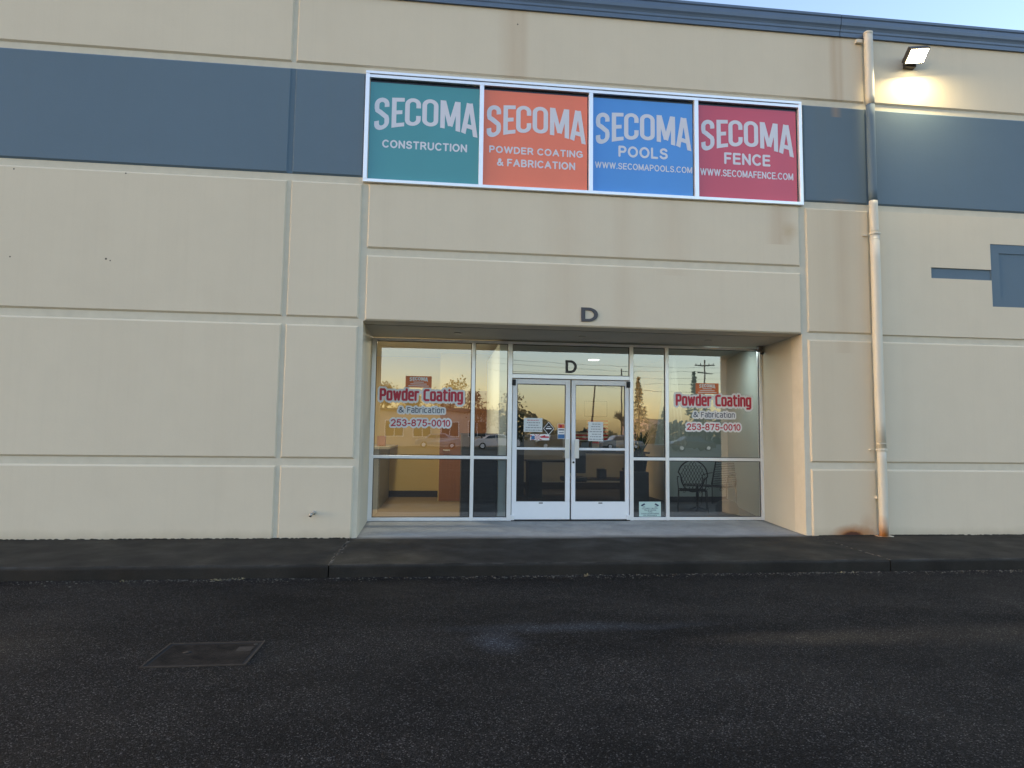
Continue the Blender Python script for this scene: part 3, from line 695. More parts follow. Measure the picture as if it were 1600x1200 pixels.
diamond(.094, GY+.0045, M['black'], 'card'); diamond(.084, GY+.0040, M['white'], 'border'); diamond(.074, GY+.0035, M['black'], 'face'); 
box('text_line', 1.575, 1.661, GY+.0028, GY+.0033, 1.402, 1.420, M['white'], s); box('text_line', 1.595, 1.641, GY+.0028, GY+.0033, 1.438, 1.446, M['white'], s)
s = empty('bumper_sticker', (1.48, GY, 1.23), 'red, white and blue sunburst sticker under the white notice on the left door', 'sticker')
box('card', 1.336, 1.629, GY+.0035, GY+.0045, 1.233, 1.325, M['white'], s)
bm = bmesh.new(); cx, cz = 1.44, 1.275
for k in range(9):
    a0 = k*40; a1 = a0+16
    pts = [(cx, cz)]
    for a_ in (a0, a1):
        dx, dz = math.cos(R(a_)), math.sin(R(a_)); tt = min((1.625-cx)/dx if dx > .01 else 9, (1.340-cx)/dx if dx < -.01 else 9, (1.321-cz)/dz if dz > .01 else 9, (1.237-cz)/dz if dz < -.01 else 9, .13)
        pts.append((cx+dx*tt, cz+dz*tt))
    bm.faces.new([bm.verts.new((q[0], GY+.003, q[1])) for q in pts])
fin(bm, 'rays', M['red'], s)
box('star_panel', 1.352, 1.405, GY+.0022, GY+.0027, 1.243, 1.30, M['sky_blue'], s); box('text_line', 1.50, 1.622, GY+.0022, GY+.0027, 1.268, 1.292, M['red'], s)
s = empty('card_sticker', (1.81, GY, 1.255), 'tall payment card sticker, orange over white over blue, by the left door handle', 'sticker')
box('card', 1.757, 1.868, GY+.0035, GY+.0045, 1.257, 1.485, M['white'], s)
box('orange_band', 1.762, 1.863, GY+.0025, GY+.0030, 1.418, 1.480, M['orange_s'], s); box('blue_band', 1.762, 1.863, GY+.0025, GY+.0030, 1.262, 1.325, M['sky_blue'], s)
box('text_line', 1.768, 1.857, GY+.0025, GY+.0030, 1.385, 1.402, M['navy'], s); box('text_line', 1.775, 1.850, GY+.0025, GY+.0030, 1.345, 1.357, M['ink'], s)
pipe('orange_dot', [(1.805, GY+.0024, 1.448), (1.805, GY+.0015, 1.448)], .022, M['red'], s, 14)
s = empty('surveillance_sign', (3.19, GY-.01, .09), 'pale green surveillance sign low in the narrow window right of the doors', 'sign')
box('card', 3.022, 3.366, GY-.0065, GY-.0055, .090, .315, M['mint'], s)
for t_, z_, w_ in (('CLOSED CIRCUIT', .212, .25), ('TELEVISION', .186, .19), ('AND', .163, .07), ('AUDIO MONITORING', .135, .28), ('ON PREMISES', .108, .21)):
    lettering(t_, 3.194-w_/2, 3.194+w_/2, z_-.009, z_+.009, GY-.0075, M['navy'], s, .18, name='text_line')
for cx, sg in ((3.085, 1), (3.300, -1)):
    bm = bmesh.new()
    bm.faces.new([bm.verts.new((cx+sg*dx, GY-.0075, z_)) for dx, z_ in ((-.035, .262), (.02, .292), (.035, .272), (-.02, .243))])
    bm.faces.new([bm.verts.new((cx+sg*dx, GY-.0075, z_)) for dx, z_ in ((-.005, .240), (.03, .240), (.03, .232), (-.005, .232))]); fin(bm, 'camera_symbol', M['navy'], s)

# ------------------------------------------------------------------ things on the wall
s = empty('floodlight', (6.66, 0, 6.75), 'lit warm floodlight on the cream wall right of the downspout, under the gutter', 'lamp')
hous = plain('bronze_housing', (.06, .055, .05), .4, .5)
box('mounting_box', 6.58, 6.74, -.07, -.001, 6.70, 6.86, hous, s, .006)
tl = Matrix.Translation((6.64, -.20, 6.79)) @ Matrix.Rotation(R(-8), 4, 'Y') @ Matrix.Rotation(R(-38), 4, 'X')
def tbox(n, a0, a1, b0, b1, c0, c1, mat, bev=.004):
    bm = bmesh.new(); addbox(bm, a0, a1, b0, b1, c0, c1, bev); bmesh.ops.transform(bm, matrix=tl, verts=bm.verts); return fin(bm, n, mat, s)
tbox('housing', -.15, .15, -.11, .11, -.02, .05, hous)
for k in range(7): tbox('cooling_fin', -.13+k*.04, -.122+k*.04, -.09, .09, .051, .075, hous, 0)
tbox('lens', -.13, .13, -.09, .09, -.028, -.021, emit('lamp_lens_light', (1, .86, .55), 25), 0)
pipe('arm', [(6.66, -.06, 6.80), (6.65, -.14, 6.82)], .018, hous, s)
L_ = bpy.data.lights.new('floodlight_glow', 'AREA'); L_.energy = 10; L_.color = (1, .80, .42); L_.shape = 'RECTANGLE'; L_.size = .24; L_.size_y = .16
lo = bpy.data.objects.new('floodlight_glow', L_); col.objects.link(lo); lo.matrix_world = tl @ Matrix.Translation((0, 0, -.035)); lo.parent = s; lo.matrix_parent_inverse = Matrix.Translation(-s.location)

s = empty('wall_tap', (-1.60, 0, .29), 'small pale hose tap sticking out low on the narrow cream panel left of the entrance', 'tap')
br = plain('painted_brass', (.42, .40, .35), .45, .4)
pipe('flange', [(-1.555, .0, .315), (-1.555, -.012, .315)], .026, br, s, 16)
pipe('spout', [(-1.555, -.005, .315), (-1.562, -.06, .315), (-1.572, -.095, .305), (-1.578, -.11, .285)], [.014, .017, .020, .022], br, s, 12)
pipe('outlet', [(-1.578, -.1095, .2855), (-1.5785, -.1115, .2825)], .015, M['black'], s, 12)
s = empty('security_camera', (4.95, 1.2, 2.745), 'small grey security camera in the upper right corner of the entrance recess', 'camera')
pl = plain('grey_plastic', (.22, .21, .19), .5)
box('mount', 4.92, 4.995, 1.20, 1.275, 2.69, 2.744, pl, s, .006)
pipe('body', [(4.955, 1.24, 2.69), (4.955, 1.20, 2.655), (4.95, 1.15, 2.63)], [.026, .032, .03], pl, s, 14)
pipe('lens', [(4.95, 1.151, 2.6305), (4.949, 1.144, 2.627)], .022, M['black'], s, 14)

# utility cover set in the asphalt
iron = N('rusty_cast_iron'); p = iron.pos()
c = iron.mix(iron.ramp(iron.noise(p, 9, 6, .7), [(.35, 0), (.7, 1)]), (.020, .017, .0145), (.050, .040, .031))
iron.bump(iron.noise(p, 70, 4), .5, .003); iron = iron.done(c, .9, 0, .08)
rim = plain('worn_steel_edge', (.055, .046, .038), .8, 0, .5, 20, .1)
s = empty('utility_cover', (-1.51, -3.75, -.15), 'rectangular rusty iron utility cover set in the asphalt', 'manhole cover')
u0, u1, v0, v1 = -1.815, -1.205, -3.965, -3.53
box('pit', u0, u1, v0, v1, -.21, -.1492, M['rubber'], s)
for q in ((u0-.012, u1+.012, v0-.012, v0), (u0-.012, u1+.012, v1, v1+.012), (u0-.012, u0, v0+.0005, v1-.0005), (u1, u1+.012, v0+.0005, v1-.0005)):
    box('rim', q[0], q[1], q[2], q[3], -.2, -.143, rim, s, .0015)
bm = bmesh.new(); addbox(bm, u0+.022, u1-.020, v0+.012, v1-.022, -.17, -.1475, .001)
fin(bm, 'cover_plate', iron, s)
bm = bmesh.new()
for i in range(34):
    for j in range(25):
        xx = u0+.03+i*(u1-u0-.06)/33; yy = v0+.03+j*(v1-v0-.06)/24
        if (i-9)**2+(j-14)**2*1.2 < 7 or (26 < i < 32 and 13 < j < 20): continue
        L, T = (.007, .0022) if (i+j) % 2 else (.0022, .007)
        addbox(bm, xx-L, xx+L, yy-T, yy+T, -.1480, -.1458)
tag(fin(bm, 'tread_studs', iron, s), kind='stuff')
box('name_boss', u0+.478, u0+.575, v0+.255, v0+.345, -.1478, -.1456, rim, s, .001)
pipe('lift_hole', [(u0+.175, v0+.25, -.1479), (u0+.175, v0+.25, -.1450)], .026, M['rubber'], s, 14)
pipe('lift_hole', [(u1-.035, v1-.05, -.1479), (u1-.035, v1-.05, -.1450)], .014, M['black'], s, 12)

# ------------------------------------------------------------------ rooms behind the glass
def st(o): return tag(o, kind='structure')
yel = plain('yellow_wall_paint', (.68, .50, .19), .7, var=.05, sc_=1)
cre = plain('interior_cream_paint', (.42, .40, .33), .7, var=.05, sc_=1)
gry = plain('interior_pale_paint', (.42, .47, .45), .7, var=.04, sc_=1)
crp = plain('dark_carpet', (.05, .055, .065), .95, var=.3, sc_=40)
tan = plain('tan_carpet', (.26, .19, .11), .95, var=.2, sc_=40)
cei = plain('ceiling_tile', (.55, .54, .50), .8, var=.04)
bas = plain('dark_skirting', (.03, .03, .04), .5)
st(box('interior_floor', .95, 5.9, 1.45, 7.0, -.05, .034, crp)); st(box('interior_floor', -2.2, .94, 1.45, 5.0, -.05, .035, tan))
st(box('ceiling', -2.3, 6.0, 1.46, 7.2, 2.86, 2.95, cei))
st(box('interior_wall', -2.2, -.045, 4.87, 5.0, .036, 2.86, yel)); st(box('interior_wall', -.045, .98, 4.08, 5.0, .036, 2.86, yel))
st(box('interior_wall', -2.3, -2.2, 1.46, 5.0, .036, 2.86, yel))
st(box('interior_wall', .862, .980, 1.40, 4.075, .036, 2.72, plain('pale_teal_paint', (.85, .92, .90), .7, var=.03)))
st(box('interior_wall', .99, 5.35, 6.85, 7.0, .035, 2.86, cre))
bm = bmesh.new()
for q in ((5.13, 1.46), (5.36, 3.95)): pass
st(slabquad('interior_wall', [(5.06, 1.46), (5.66, 3.95), (5.8, 3.95), (5.2, 1.46)], .035, 2.86, gry)).parent = None
st(box('interior_wall', 4.42, 5.66, 3.96, 4.08, .035, 2.86, gry)); st(box('interior_wall', 4.42, 4.52, 4.085, 6.84, .035, 2.86, cre))
st(box('skirting', -2.19, -.05, 4.85, 4.868, .036, .16, bas)); st(box('skirting', 1.0, 4.41, 6.83, 6.848, .036, .19, bas)); st(box('skirting', 4.42, 5.62, 3.94, 3.958, .036, .14, bas))
wood = N('brown_wood_veneer'); p = wood.pos(); c = wood.mix(wood.noise(wood.scale(p, (9, 9, .6)), 3, 5), (.20, .075, .03), (.30, .125, .05)); wood = wood.done(c, .45)
s = empty('interior_door', (.4, 4.05, .04), 'brown wooden door in the yellow room with a lever handle', 'door')
box('leaf', -.03, .88, 4.03, 4.075, .045, 2.14, wood, s)
hd = bmesh.new(); tube(hd, [(.045, 4.02, 1.0), (.045, 3.97, 1.0), (.17, 3.965, 1.0)], .012, 8); fin(hd, 'handle', M['handle'], s, True)
s = empty('reception_counter', (-1.4, 2.9, .04), 'grey counter with pale top at the left edge of the yellow room', 'counter')
box('body', -2.0, -1.02, 2.75, 4.83, .036, 1.04, plain('grey_laminate', (.22, .22, .20), .5), s); box('counter_top', -2.0, -.86, 2.68, 4.84, 1.041, 1.08, plain('pale_laminate', (.42, .38, .30), .4), s)
s = tag(box('card_box', -1.12, -.98, 3.2, 3.35, 1.082, 1.26, plain('brown_card', (.30, .13, .05), .6)), 'small brown box standing on the pale counter top in the yellow room', 'box')
s = empty('dark_cabinet', (.6, 1.7, .04), 'dark blue-grey cabinet close behind the narrow window left of the doors', 'cabinet')
cab = plain('dark_cabinet_paint', (.022, .028, .032), .5)
box('carcass', .31, .850, 1.47, 2.0, .036, 1.30, cab, s, .004); box('cabinet_top', .30, .855, 1.455, 2.01, 1.301, 1.325, cab, s)
# lobby
s = empty('lobby_table', (3.1, 4.2, .04), 'dark steel work table behind the right door glass', 'table')
stl = plain('dark_steel', (.035, .037, .04), .45, .5)
box('tabletop', 2.45, 4.05, 3.9, 4.6, .965, 1.0, stl, s)
for x_, y_ in ((2.55, 3.97), (3.95, 3.97), (2.55, 4.53), (3.95, 4.53)): box('leg', x_-.03, x_+.03, y_-.03, y_+.03, .036, .964, stl, s)
box('shelf', 2.5, 4.0, 3.95, 4.55, .44, .47, stl, s)
for x_, z_, w_ in ((2.75, 1.001, .20), (3.15, 1.001, .28), (3.62, .471, .2), (3.1, .471, .14)):
    tag(box('tool_case', x_, x_+w_, 4.1, 4.35, z_, z_+.14+w_*.3, cab), {2.75: 'smaller dark case on the steel table top', 3.15: 'larger dark case on the steel table top', 3.62: 'wide dark case on the lower shelf of the steel table', 3.1: 'narrow dark case on the lower shelf of the steel table'}[x_], 'case')
s = empty('desk', (1.9, 4.8, .04), 'dark desk with drawer pedestal behind the left door glass', 'desk')
box('desk_top', 1.75, 2.62, 4.6, 5.2, .76, .79, cab, s); box('drawer_pedestal', 1.78, 2.05, 4.65, 5.15, .036, .759, cab, s); box('leg', 2.54, 2.59, 4.65, 4.70, .036, .759, cab, s)
s = tag(box('metal_locker', 1.12, 1.72, 5.0, 5.5, .036, 1.75, plain('dark_locker_paint', (.03, .035, .04), .5), None, .004), 'dark metal locker against the left side of the lobby', 'locker')
s = empty('office_chair', (2.55, 3.6, .04), 'black swivel chair in front of the lobby desk', 'chair')
box('seat', 2.25, 2.68, 3.35, 3.78, .46, .54, cab, s, .02); box('backrest', 2.28, 2.65, 3.32, 3.37, .62, 1.05, cab, s, .015)
pipe('post', [(2.465, 3.56, .12), (2.465, 3.56, .46)], .025, stl, s)
for k in range(5): pipe('leg', [(2.465, 3.56, .13), (2.465+.26*math.cos(k*1.257), 3.56+.26*math.sin(k*1.257), .06)], .018, stl, s, 6)
pipe('back_support', [(2.465, 3.5, .50), (2.465, 3.36, .50), (2.465, 3.345, .70)], .014, stl, s, 6)
# flag on the back wall, framed board beside it
s = empty('wall_flag', (3.0, 6.8, 1.2), 'red and white striped flag with blue canton hung on the lobby wall', 'flag')
fx0, fx1, fz0, fz1 = 3.12, 3.98, 1.12, 1.68
for k in range(13):
    h = (fz1-fz0)/13; box('stripe', fx0, fx1, 6.80, 6.81, fz0+k*h, fz0+(k+1)*h-.0005, M['red'] if k % 2 == 0 else M['paper'], s)
box('canton', fx0, fx0+.34, 6.790, 6.799, fz1-7*(fz1-fz0)/13, fz1, M['navy'], s)
s = empty('framed_board', (4.1, 6.82, 1.3), 'pale framed board on the lobby wall above the striped flag', 'picture')
box('board', 3.42, 3.95, 6.815, 6.825, 1.78, 2.12, cre, s); box('frame', 3.40, 3.97, 6.826, 6.846, 1.76, 2.14, stl, s)
# ceiling lights
def downlight(x_, y_, r_, e_, lb, cc, pw):
    s = empty('ceiling_light', (x_, y_, 2.86), lb, 'lamp')
    bm = bmesh.new(); tube(bm, [(x_, y_, 2.859), (x_, y_, 2.845)], r_*1.12, 24); fin(bm, 'trim', M['white'], s)
    bm = bmesh.new(); tube(bm, [(x_, y_, 2.844), (x_, y_, 2.838)], r_, 24); fin(bm, 'diffuser', emit('ceiling_light_glow', cc, e_), s)
    if pw:
        L = bpy.data.lights.new('ceiling_glow', 'AREA'); L.shape = 'DISK'; L.size = r_*2; L.energy = pw; L.color = cc
        o = bpy.data.objects.new('ceiling_glow', L); col.objects.link(o); o.location = (x_, y_, 2.83); o.parent = s; o.matrix_parent_inverse = Matrix.Translation(-s.location)
downlight(3.05, 4.4, .11, 1.2, 'round lit ceiling light in the dim lobby behind the transom glass', (1, .95, .85), 2)
downlight(-.75, 2.3, .14, 1.5, 'warm lit ceiling light in the yellow room', (1, .86, .62), 15)
downlight(4.55, 2.1, .12, .3, 'dim added ceiling light over the iron chairs, out of view', (.9, 1, .95), 5)  # added lamp without a known source, hidden above the head to light this room
# iron chairs, side table, pouffe
def iron_chair(loc, rz, slats, label):
    s = empty('iron_chair', loc, label, 'chair', 'wrought iron chairs behind the right window'); s.rotation_euler.z = rz; s.scale = (.85, .85, .83)
    def P(n, pts, r, seg=6): return pipe(n, pts, r, M['black'], s, seg)
    w_ = .27
    P('seat_frame', [(-w_, -.25, .44), (w_, -.25, .44), (w_, .22, .44), (-w_, .22, .44), (-w_, -.25, .44)], .012)
    bm = bmesh.new()
    for k in range(13): tube(bm, [(-w_+.02, -.23+k*.036, .445), (w_-.02, -.23+k*.036, .445)], .004, 4)
    fin(bm, 'seat', M['black'], s)
    for x_, y_ in ((-w_, -.25), (w_, -.25), (-w_, .24), (w_, .24)): P('leg', [(x_, y_, .44), (x_*1.02, y_*1.05, .2), (x_*1.08, y_*1.15, .0)], .011)
    if slats:
        P('back_frame', [(-w_, .22, .44), (-w_, .46, 1.00), (w_, .46, 1.00), (w_, .22, .44)], .019)
        for k in range(13):
            t = .06+k*.07; P('back_slat', [(-w_, .22+.24*t, .44+.56*t), (w_, .22+.24*t, .44+.56*t)], .0085, 5)
    else:
        pts = [(w_*1.05*math.cos(a)*(1 if math.sin(a) > 0 else .8), .22+.10*(math.sin(a)+1)/2, .74+.32*math.sin(a)) for a in [2*math.pi*k/28 for k in range(29)]]
        P('back_frame', pts, .014)
        bm = bmesh.new()
        for k in range(-6, 7):
            for sg in (1, -1):
                x0 = k*.06; q = []
                for j in range(9):
                    z_ = -.30+j*.075; xx = x0+sg*z_*.5
                    if (xx/(w_*1.0))**2+(z_/.31)**2 < 1: q.append((xx, .22+.10*(z_/.31+1)/2, .74+z_))
                if len(q) > 1: tube(bm, q, .0065, 4)
        fin(bm, 'back_mesh', M['black'], s)
    for x_ in (-w_, w_): P('armrest', [(x_, .27, .72), (x_*1.08, .05, .71), (x_*1.08, -.20, .68), (x_, -.25, .44)], .010)
    for x_ in (-.16, .16):
        P('scroll', [(x_+.05*math.cos(a)*(1-a/9), -.25, .385+.05*math.sin(a)*(1-a/9)) for a in [k*.5 for k in range(14)]], .005, 5)
    return s
iron_chair((4.32, 2.45, .034), R(160), False, 'black iron chair with oval lattice back, left of the pair')
iron_chair((5.16, 3.25, .034), R(-48), True, 'black iron chair with straight slatted back, right of the pair')
s = empty('pouffe', (4.68, 2.0, .034), 'low round dark seat on the floor by the right window corner', 'pouffe')
bm = bmesh.new(); tube(bm, [(4.74, 2.02, .036), (4.74, 2.02, .08), (4.74, 2.02, .18), (4.74, 2.02, .25), (4.74, 2.02, .275)], [.16, .185, .18, .13, .04], 24); fin(bm, 'cushion', plain('grey_brown_cloth', (.018, .018, .016), .9), s, True)
bm = bmesh.new(); tube(bm, [(4.74, 2.02, .275), (4.74, 2.02, .29)], .02, 10); fin(bm, 'button', M['black'], s)
s = empty('pedestal_table', (4.35, 2.25, .034), 'small black iron pedestal table between the iron chairs', 'table')
bm = bmesh.new(); tube(bm, [(4.45, 2.55, .47), (4.45, 2.55, .485)], .24, 24); fin(bm, 'tabletop', M['black'], s)
pipe('post', [(4.45, 2.55, .05), (4.45, 2.55, .2), (4.45, 2.55, .22), (4.45, 2.55, .47)], [.02, .018, .03, .018], M['black'], s)
for k in range(3): pipe('foot', [(4.45, 2.55, .10), (4.45+.15*math.cos(k*2.09), 2.55+.15*math.sin(k*2.09), .05)], .014, M['black'], s, 6)
# plant stand with a spiky plant
s = empty('potted_plant', (3.3, 2.2, .034), 'spiky snake plant in a dark pot behind the narrow window right of the doors', 'plant')
bm = bmesh.new(); tube(bm, [(3.32, 2.3, .72), (3.32, 2.3, .98)], [.12, .16], 18); fin(bm, 'pot', cab, s)
lf = plain('dark_leaf', (.03, .06, .025), .5, var=.4, sc_=12)
leaf0 = None
for k in range(22):
    a_ = random.uniform(0, 6.28); d = random.uniform(.02, .24); H = random.uniform(.25, .5); bm = bmesh.new()
    b0 = Vector((3.32+random.uniform(-.08, .08), 2.3+random.uniform(-.08, .08), .96)); tp = b0+Vector((math.cos(a_)*d, math.sin(a_)*d, H)); md = (b0+tp)/2+Vector((math.cos(a_), math.sin(a_), 0))*-.02
    q = Vector((math.sin(a_), -math.cos(a_), 0))*.022
    v = [bm.verts.new(c_) for c_ in (b0-q*.6, b0+q*.6, md+q, tp, md-q)]; bm.faces.new(v)
    fin(bm, 'leaf', lf, s)
s = tag(box('plant_stand', 3.05, 3.42, 2.05, 2.5, .036, .72, cab, None, .004), 'dark square stand carrying the snake plant right of the doors', 'stand')
# pale drapes tied together
s = empty('drape', (4.0, 3.2, .3), 'pale grey cloth drapes hanging in the right room behind the window lettering', 'drape')
for side in (-1, 1):
    bm = bmesh.new(); n = 10; rows = []
    for i in range(9):
        t = i/8; z_ = 2.80-t*1.65; wl = .05+.26*t
        x_in = 4.22+side*(.045-.04*min(1, t*3)); 
        rows.append([bm.verts.new((x_in+side*wl*k/n, 3.2+.012*math.sin(k*2.2), z_)) for k in range(n+1)])
    for i in range(8):
        for k in range(n): bm.faces.new((rows[i][k], rows[i][k+1], rows[i+1][k+1], rows[i+1][k]))
    fin(bm, 'cloth_panel', plain('pale_grey_cloth', (.36, .37, .34), .9), s, True)

# ------------------------------------------------------------------ across the road (seen mirrored in the glass)
far_mat = plain('pale_rendered_wall', (.42, .36, .30), .8, var=.1, sc_=.4)
s = empty('low_building', (-8, -62, 0), 'long low pale commercial building across the lot, mirrored in the left windows', 'building')
box('wall', -30, 6.6, -74, -62, -.17, 3.8, far_mat, s); box('roof_edge', -30.3, 6.9, -74.3, -61.7, 3.81, 4.1, plain('dark_roof_edge', (.08, .075, .07), .6), s)
for k in range(11): 
    x_ = -28+k*3.1; fr_ = box('window', x_, x_+2.1, -61.99, -61.95, .9, 2.7, M['white'], s)
    for q in range(2): box('pane', x_+.08+q*1.0, x_+1.0+q*1.0, -61.945, -61.93, .98, 2.62, M['darkglass'], fr_)
s = empty('distant_warehouse', (30, -150, 0), 'distant pinkish grey warehouse beyond the trees, mirrored in the glass', 'building')
box('wall', 53, 57.5, -175, -150, -.17, 5.5, plain('pinkish_render', (.35, .27, .27), .8), s); box('roof_edge', 52.8, 57.7, -175.2, -149.8, 5.51, 5.8, M['dgrey'], s)

bark = plain('dark_bark', (.045, .035, .028), .95, var=.3, sc_=6); needle = plain('dark_needles', (.020, .034, .018), .9, var=.5, sc_=2); twigm = plain('autumn_twigs', (.085, .05, .028), .95, var=.5, sc_=3)
def conifer(x_, y_, H, Rr, label, n=2600):
    s = empty('conifer', (x_, y_, -.17), label, 'tree', 'evergreen trees across the lot')
    pipe('trunk', [(x_, y_, -.2), (x_+.05, y_, H*.5), (x_, y_, H*.97)], [H*.018, H*.012, .03], bark, s, 8)
    bm = bmesh.new()
    layers = int(H*2.2)
    for i in range(layers):
        t = (i+.5)/layers; z_ = H*(.12+.86*t); r_ = Rr*(1-t)**.8*random.uniform(.75, 1.1)
        for b_ in range(9):
            a_ = random.uniform(0, 6.28); L = r_*random.uniform(.6, 1.05)
            for k in range(max(3, int(n/layers/9))):
                u = random.random()**.6; p_ = Vector((x_+math.cos(a_)*L*u, y_+math.sin(a_)*L*u, z_-L*u*.28+random.gauss(0, .08)))
                d = Vector((random.gauss(0, 1), random.gauss(0, 1), random.gauss(0, .5))).normalized()*random.uniform(.12, .3)*H/12; q = d.orthogonal().normalized()*d.length*.35
                bm.faces.new([bm.verts.new(v) for v in (p_-d, p_+q, p_+d, p_-q)])
    fin(bm, 'crown', needle, s); return s
def bare_tree(x_, y_, H, label, leafy=0):
    s = empty('bare_tree', (x_, y_, -.17), label, 'tree', 'leafless trees across the lot')
    bm = bmesh.new(); tips = []
    def br_(p_, d, L, r_, dep):
        q = p_+d*L; m_ = (p_+q)/2+Vector((random.gauss(0, .05), random.gauss(0, .05), 0))*L
        tube(bm, [p_, m_, q], [r_, r_*.8, r_*.6], 5 if dep > 2 else 3, False)
        if dep == 0: tips.append(q); return
        for k in range(3 if dep > 1 else 4):
            nd = (d+Vector((random.gauss(0, .5), random.gauss(0, .5), random.gauss(.08, .28)))).normalized()
            br_(p_+d*L*random.uniform(.6, 1), nd, L*random.uniform(.6, .82), r_*.64, dep-1)
    br_(Vector((x_, y_, -.2)), Vector((random.gauss(0, .05), 0, 1)).normalized(), H*.30, H*.022, 5)
    fin(bm, 'branches', bark, s)
    if leafy:
        b2 = bmesh.new()
        for t_ in tips:
            for k in range(leafy):
                p_ = t_+Vector((random.gauss(0, .25), random.gauss(0, .25), random.gauss(0, .25))); d = Vector((random.gauss(0, 1), random.gauss(0, 1), random.gauss(0, 1))).normalized()*.13; q = d.orthogonal().normalized()*.09
                b2.faces.new([b2.verts.new(v) for v in (p_-d, p_+q, p_+d, p_-q)])
        fin(b2, 'crown', twigm, s)
    return s
conifer(22.3, -60, 8.2, 1.9, 'tall dark evergreen standing nearest the road lamp'); conifer(25.3, -60, 4.8, 1.3, 'short dark evergreen between two taller ones'); conifer(29.3, -61, 9.0, 1.8, 'tall narrow evergreen at the right end of the row')
conifer(31.5, -63, 6.2, 2.0, 'broad evergreen behind the parked cars'); conifer(9.6, -78, 8.0, 1.6, 'lone evergreen beside the low pale building')
bare_tree(-7.2, -64, 9.2, 'large autumn tree over the left part of the low pale building', 8); bare_tree(-4.5, -78, 8, 'thin autumn tree rising behind the low pale building', 7); bare_tree(1.9, -76, 11.2, 'bushy autumn tree behind the middle of the low building', 9)
bare_tree(4.1, -55, 5.8, 'small leafless tree in front of the low building corner', 1); bare_tree(20.5, -58, 6.3, 'bare tree left of the tall dark evergreen'); bare_tree(8.2, -60, 7.0, 'bare tree by the empty lot beyond the road', 1)
bm = bmesh.new()
for i in range(9000):
    x_ = random.uniform(-120, 140); h = (3.2+2.2*math.sin(x_*.13)+1.5*math.sin(x_*.41+1))*random.random()**.7
    p_ = Vector((x_, -120+random.uniform(-6, 6), h-.2)); d = Vector((random.gauss(0, 1), random.gauss(0, .4), random.gauss(0, 1))).normalized()*random.uniform(.3, .8); q = d.orthogonal().normalized()*.4
    bm.faces.new([bm.verts.new(v) for v in (p_-d, p_+q, p_+d, p_-q)])
tag(fin(bm, 'woodland', needle), 'far-off dark line of trees beyond the road', 'woodland', kind='stuff')
polem = plain('weathered_pole_wood', (.07, .055, .045), .9)
def upole(x_, y_, H, lean, label, arms=True):
    s = empty('utility_pole', (x_, y_, -.17), label, 'utility pole', 'wooden utility poles along the far road')
    pipe('pole', [(x_, y_, -.2), (x_+lean, y_, H)], [.13, .08], polem, s, 8)
    if not arms: return
    box('crossarm', x_+lean-1.2, x_+lean+1.2, y_-.06, y_+.06, H-.75, H-.62, polem, s)
    box('crossarm', x_+lean-.9, x_+lean+.9, y_-.061, y_+.061, H-1.65, H-1.54, polem, s)
    for dx in (-1.05, -.5, .5, 1.05): pipe('insulator', [(x_+lean+dx, y_, H-.62), (x_+lean+dx, y_, H-.42)], .05, M['dgrey'], s, 6)
upole(16.6, -60, 7.2, .7, 'slim leaning wooden pole opposite the doors', False); upole(29.9, -60, 10.2, .3, 'tall wooden utility pole among the evergreens')
upole(52, -62, 10.5, 0, 'farthest right wooden utility pole'); upole(-16, -60, 9.2, 0, 'leftmost wooden utility pole by the low building')
for zz, x0, x1, y0, y1 in ((9.8, 5, 52, -60, -62), (9.3, 5, 52, -60.5, -62), (8.5, 5, 52, -60, -62), (7.9, 8, 52, -60.5, -62), (10.6, 12, 70, -40, -66), (6.9, 16.5, 52, -60, -62)):
    pipe('power_line', [(x0+(x1-x0)*t/14, y0+(y1-y0)*t/14, zz-.9*(1-(2*t/14-1)**2)+.8*t/14) for t in range(15)], .018, M['black'], None, 4)
for i, o in enumerate([o for o in col.objects if o.name.startswith('power_line')]):
    tag(o, ('second highest black power line between the poles', 'third black power line from the top', 'fourth black power line from the top, on the lower crossarm', 'fifth black power line from the top, starting at the black car', 'highest black power line, crossing the road at an angle', 'lowest black power line, running from the leaning pole')[i], 'wire', 'power lines over the far road')
s = empty('street_lamp', (21, -62, -.17), 'grey street lamp with a short side arm across the road', 'street lamp')
pipe('pole', [(20.3, -60, -.2), (20.3, -60, 9.0)], [.11, .07], M['dgrey'], s, 8); box('arm', 20.3, 21.5, -60.04, -59.96, 8.6, 8.68, M['dgrey'], s); box('lamp_head', 21.2, 21.8, -60.13, -59.87, 8.52, 8.6, M['dgrey'], s); box('bracket', 19.2, 20.3, -60.03, -59.97, 6.9, 6.96, M['dgrey'], s)
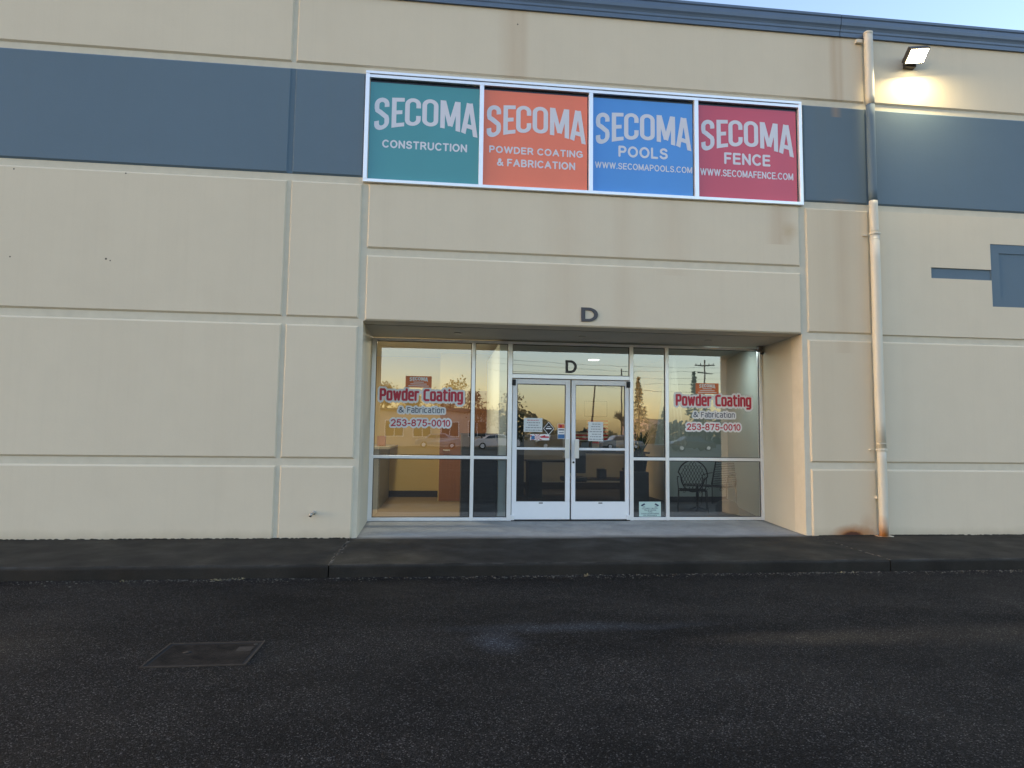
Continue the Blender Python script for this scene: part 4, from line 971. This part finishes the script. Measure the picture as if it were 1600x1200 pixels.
# parked cars across the lot
prof = [(-2.2, .35), (-2.22, .75), (-1.9, .95), (-1.3, 1.0), (-.75, 1.42), (.65, 1.46), (1.35, 1.02), (2.05, .95), (2.2, .7), (2.2, .35)]
def car(x_, y_, mat, label):
    s = empty('parked_car', (x_, y_, -.15), label, 'car', 'cars parked across the lot')
    bm = bmesh.new(); sec = []
    for yy, k in ((-.86, 0), (-.80, .0), (.80, .0), (.86, 0)):
        edge = abs(yy) > .83
        sec.append([bm.verts.new((x_+p_[0]*(.985 if edge else 1), y_+yy*(1-.22*max(0, (p_[1]-.95)/.5)), -.15+(p_[1] if not edge else p_[1]*.97))) for p_ in prof])
    for i in range(3):
        for j in range(len(prof)): bm.faces.new((sec[i][j], sec[i][(j+1) % len(prof)], sec[i+1][(j+1) % len(prof)], sec[i+1][j]))
    bm.faces.new(sec[0]); bm.faces.new(sec[3][::-1]); fin(bm, 'body', mat, s)
    for sy in (-1, 1):
        for a0, a1, b0, b1 in ((-1.12, -.12, -.70, -.12), (-.06, .98, -.06, .60)):
            bm = bmesh.new(); bm.faces.new([bm.verts.new((x_+q, y_+sy*(.872-.10*max(0, (zq-.95)/.5)*2), -.15+zq)) for q, zq in ((a0, 1.02), (a1, 1.02), (b1, 1.36), (b0, 1.36))]); fin(bm, 'side_window', M['darkglass'], s)
        for wx in (-1.35, 1.35):
            bm = bmesh.new(); tube(bm, [(x_+wx, y_+sy*.70, .17), (x_+wx, y_+sy*.89, .17)], .32, 18); wv = fin(bm, 'wheel', M['rubber'], s)
            bm = bmesh.new(); tube(bm, [(x_+wx, y_+sy*.891, .17), (x_+wx, y_+sy*.90, .17)], .19, 12); fin(bm, 'rim', M['alu'], wv)
cw = plain('white_car_paint', (.6, .6, .6), .25); ck = plain('black_car_paint', (.02, .02, .025), .2); cr_ = plain('silver_car_paint', (.35, .36, .38), .25, .5)
car(5.2, -50, cw, 'white car parked before the low pale building'); car(-.3, -52, cr_, 'silver car parked left of the white one'); car(11.5, -52, ck, 'black car parked near the leaning pole')
car(24.5, -50, ck, 'black car parked before the evergreens'); car(30.2, -50, cw, 'white car parked before the evergreens, rightmost of the row'); car(18.5, -54, cr_, 'silver car parked beside the street lamp')
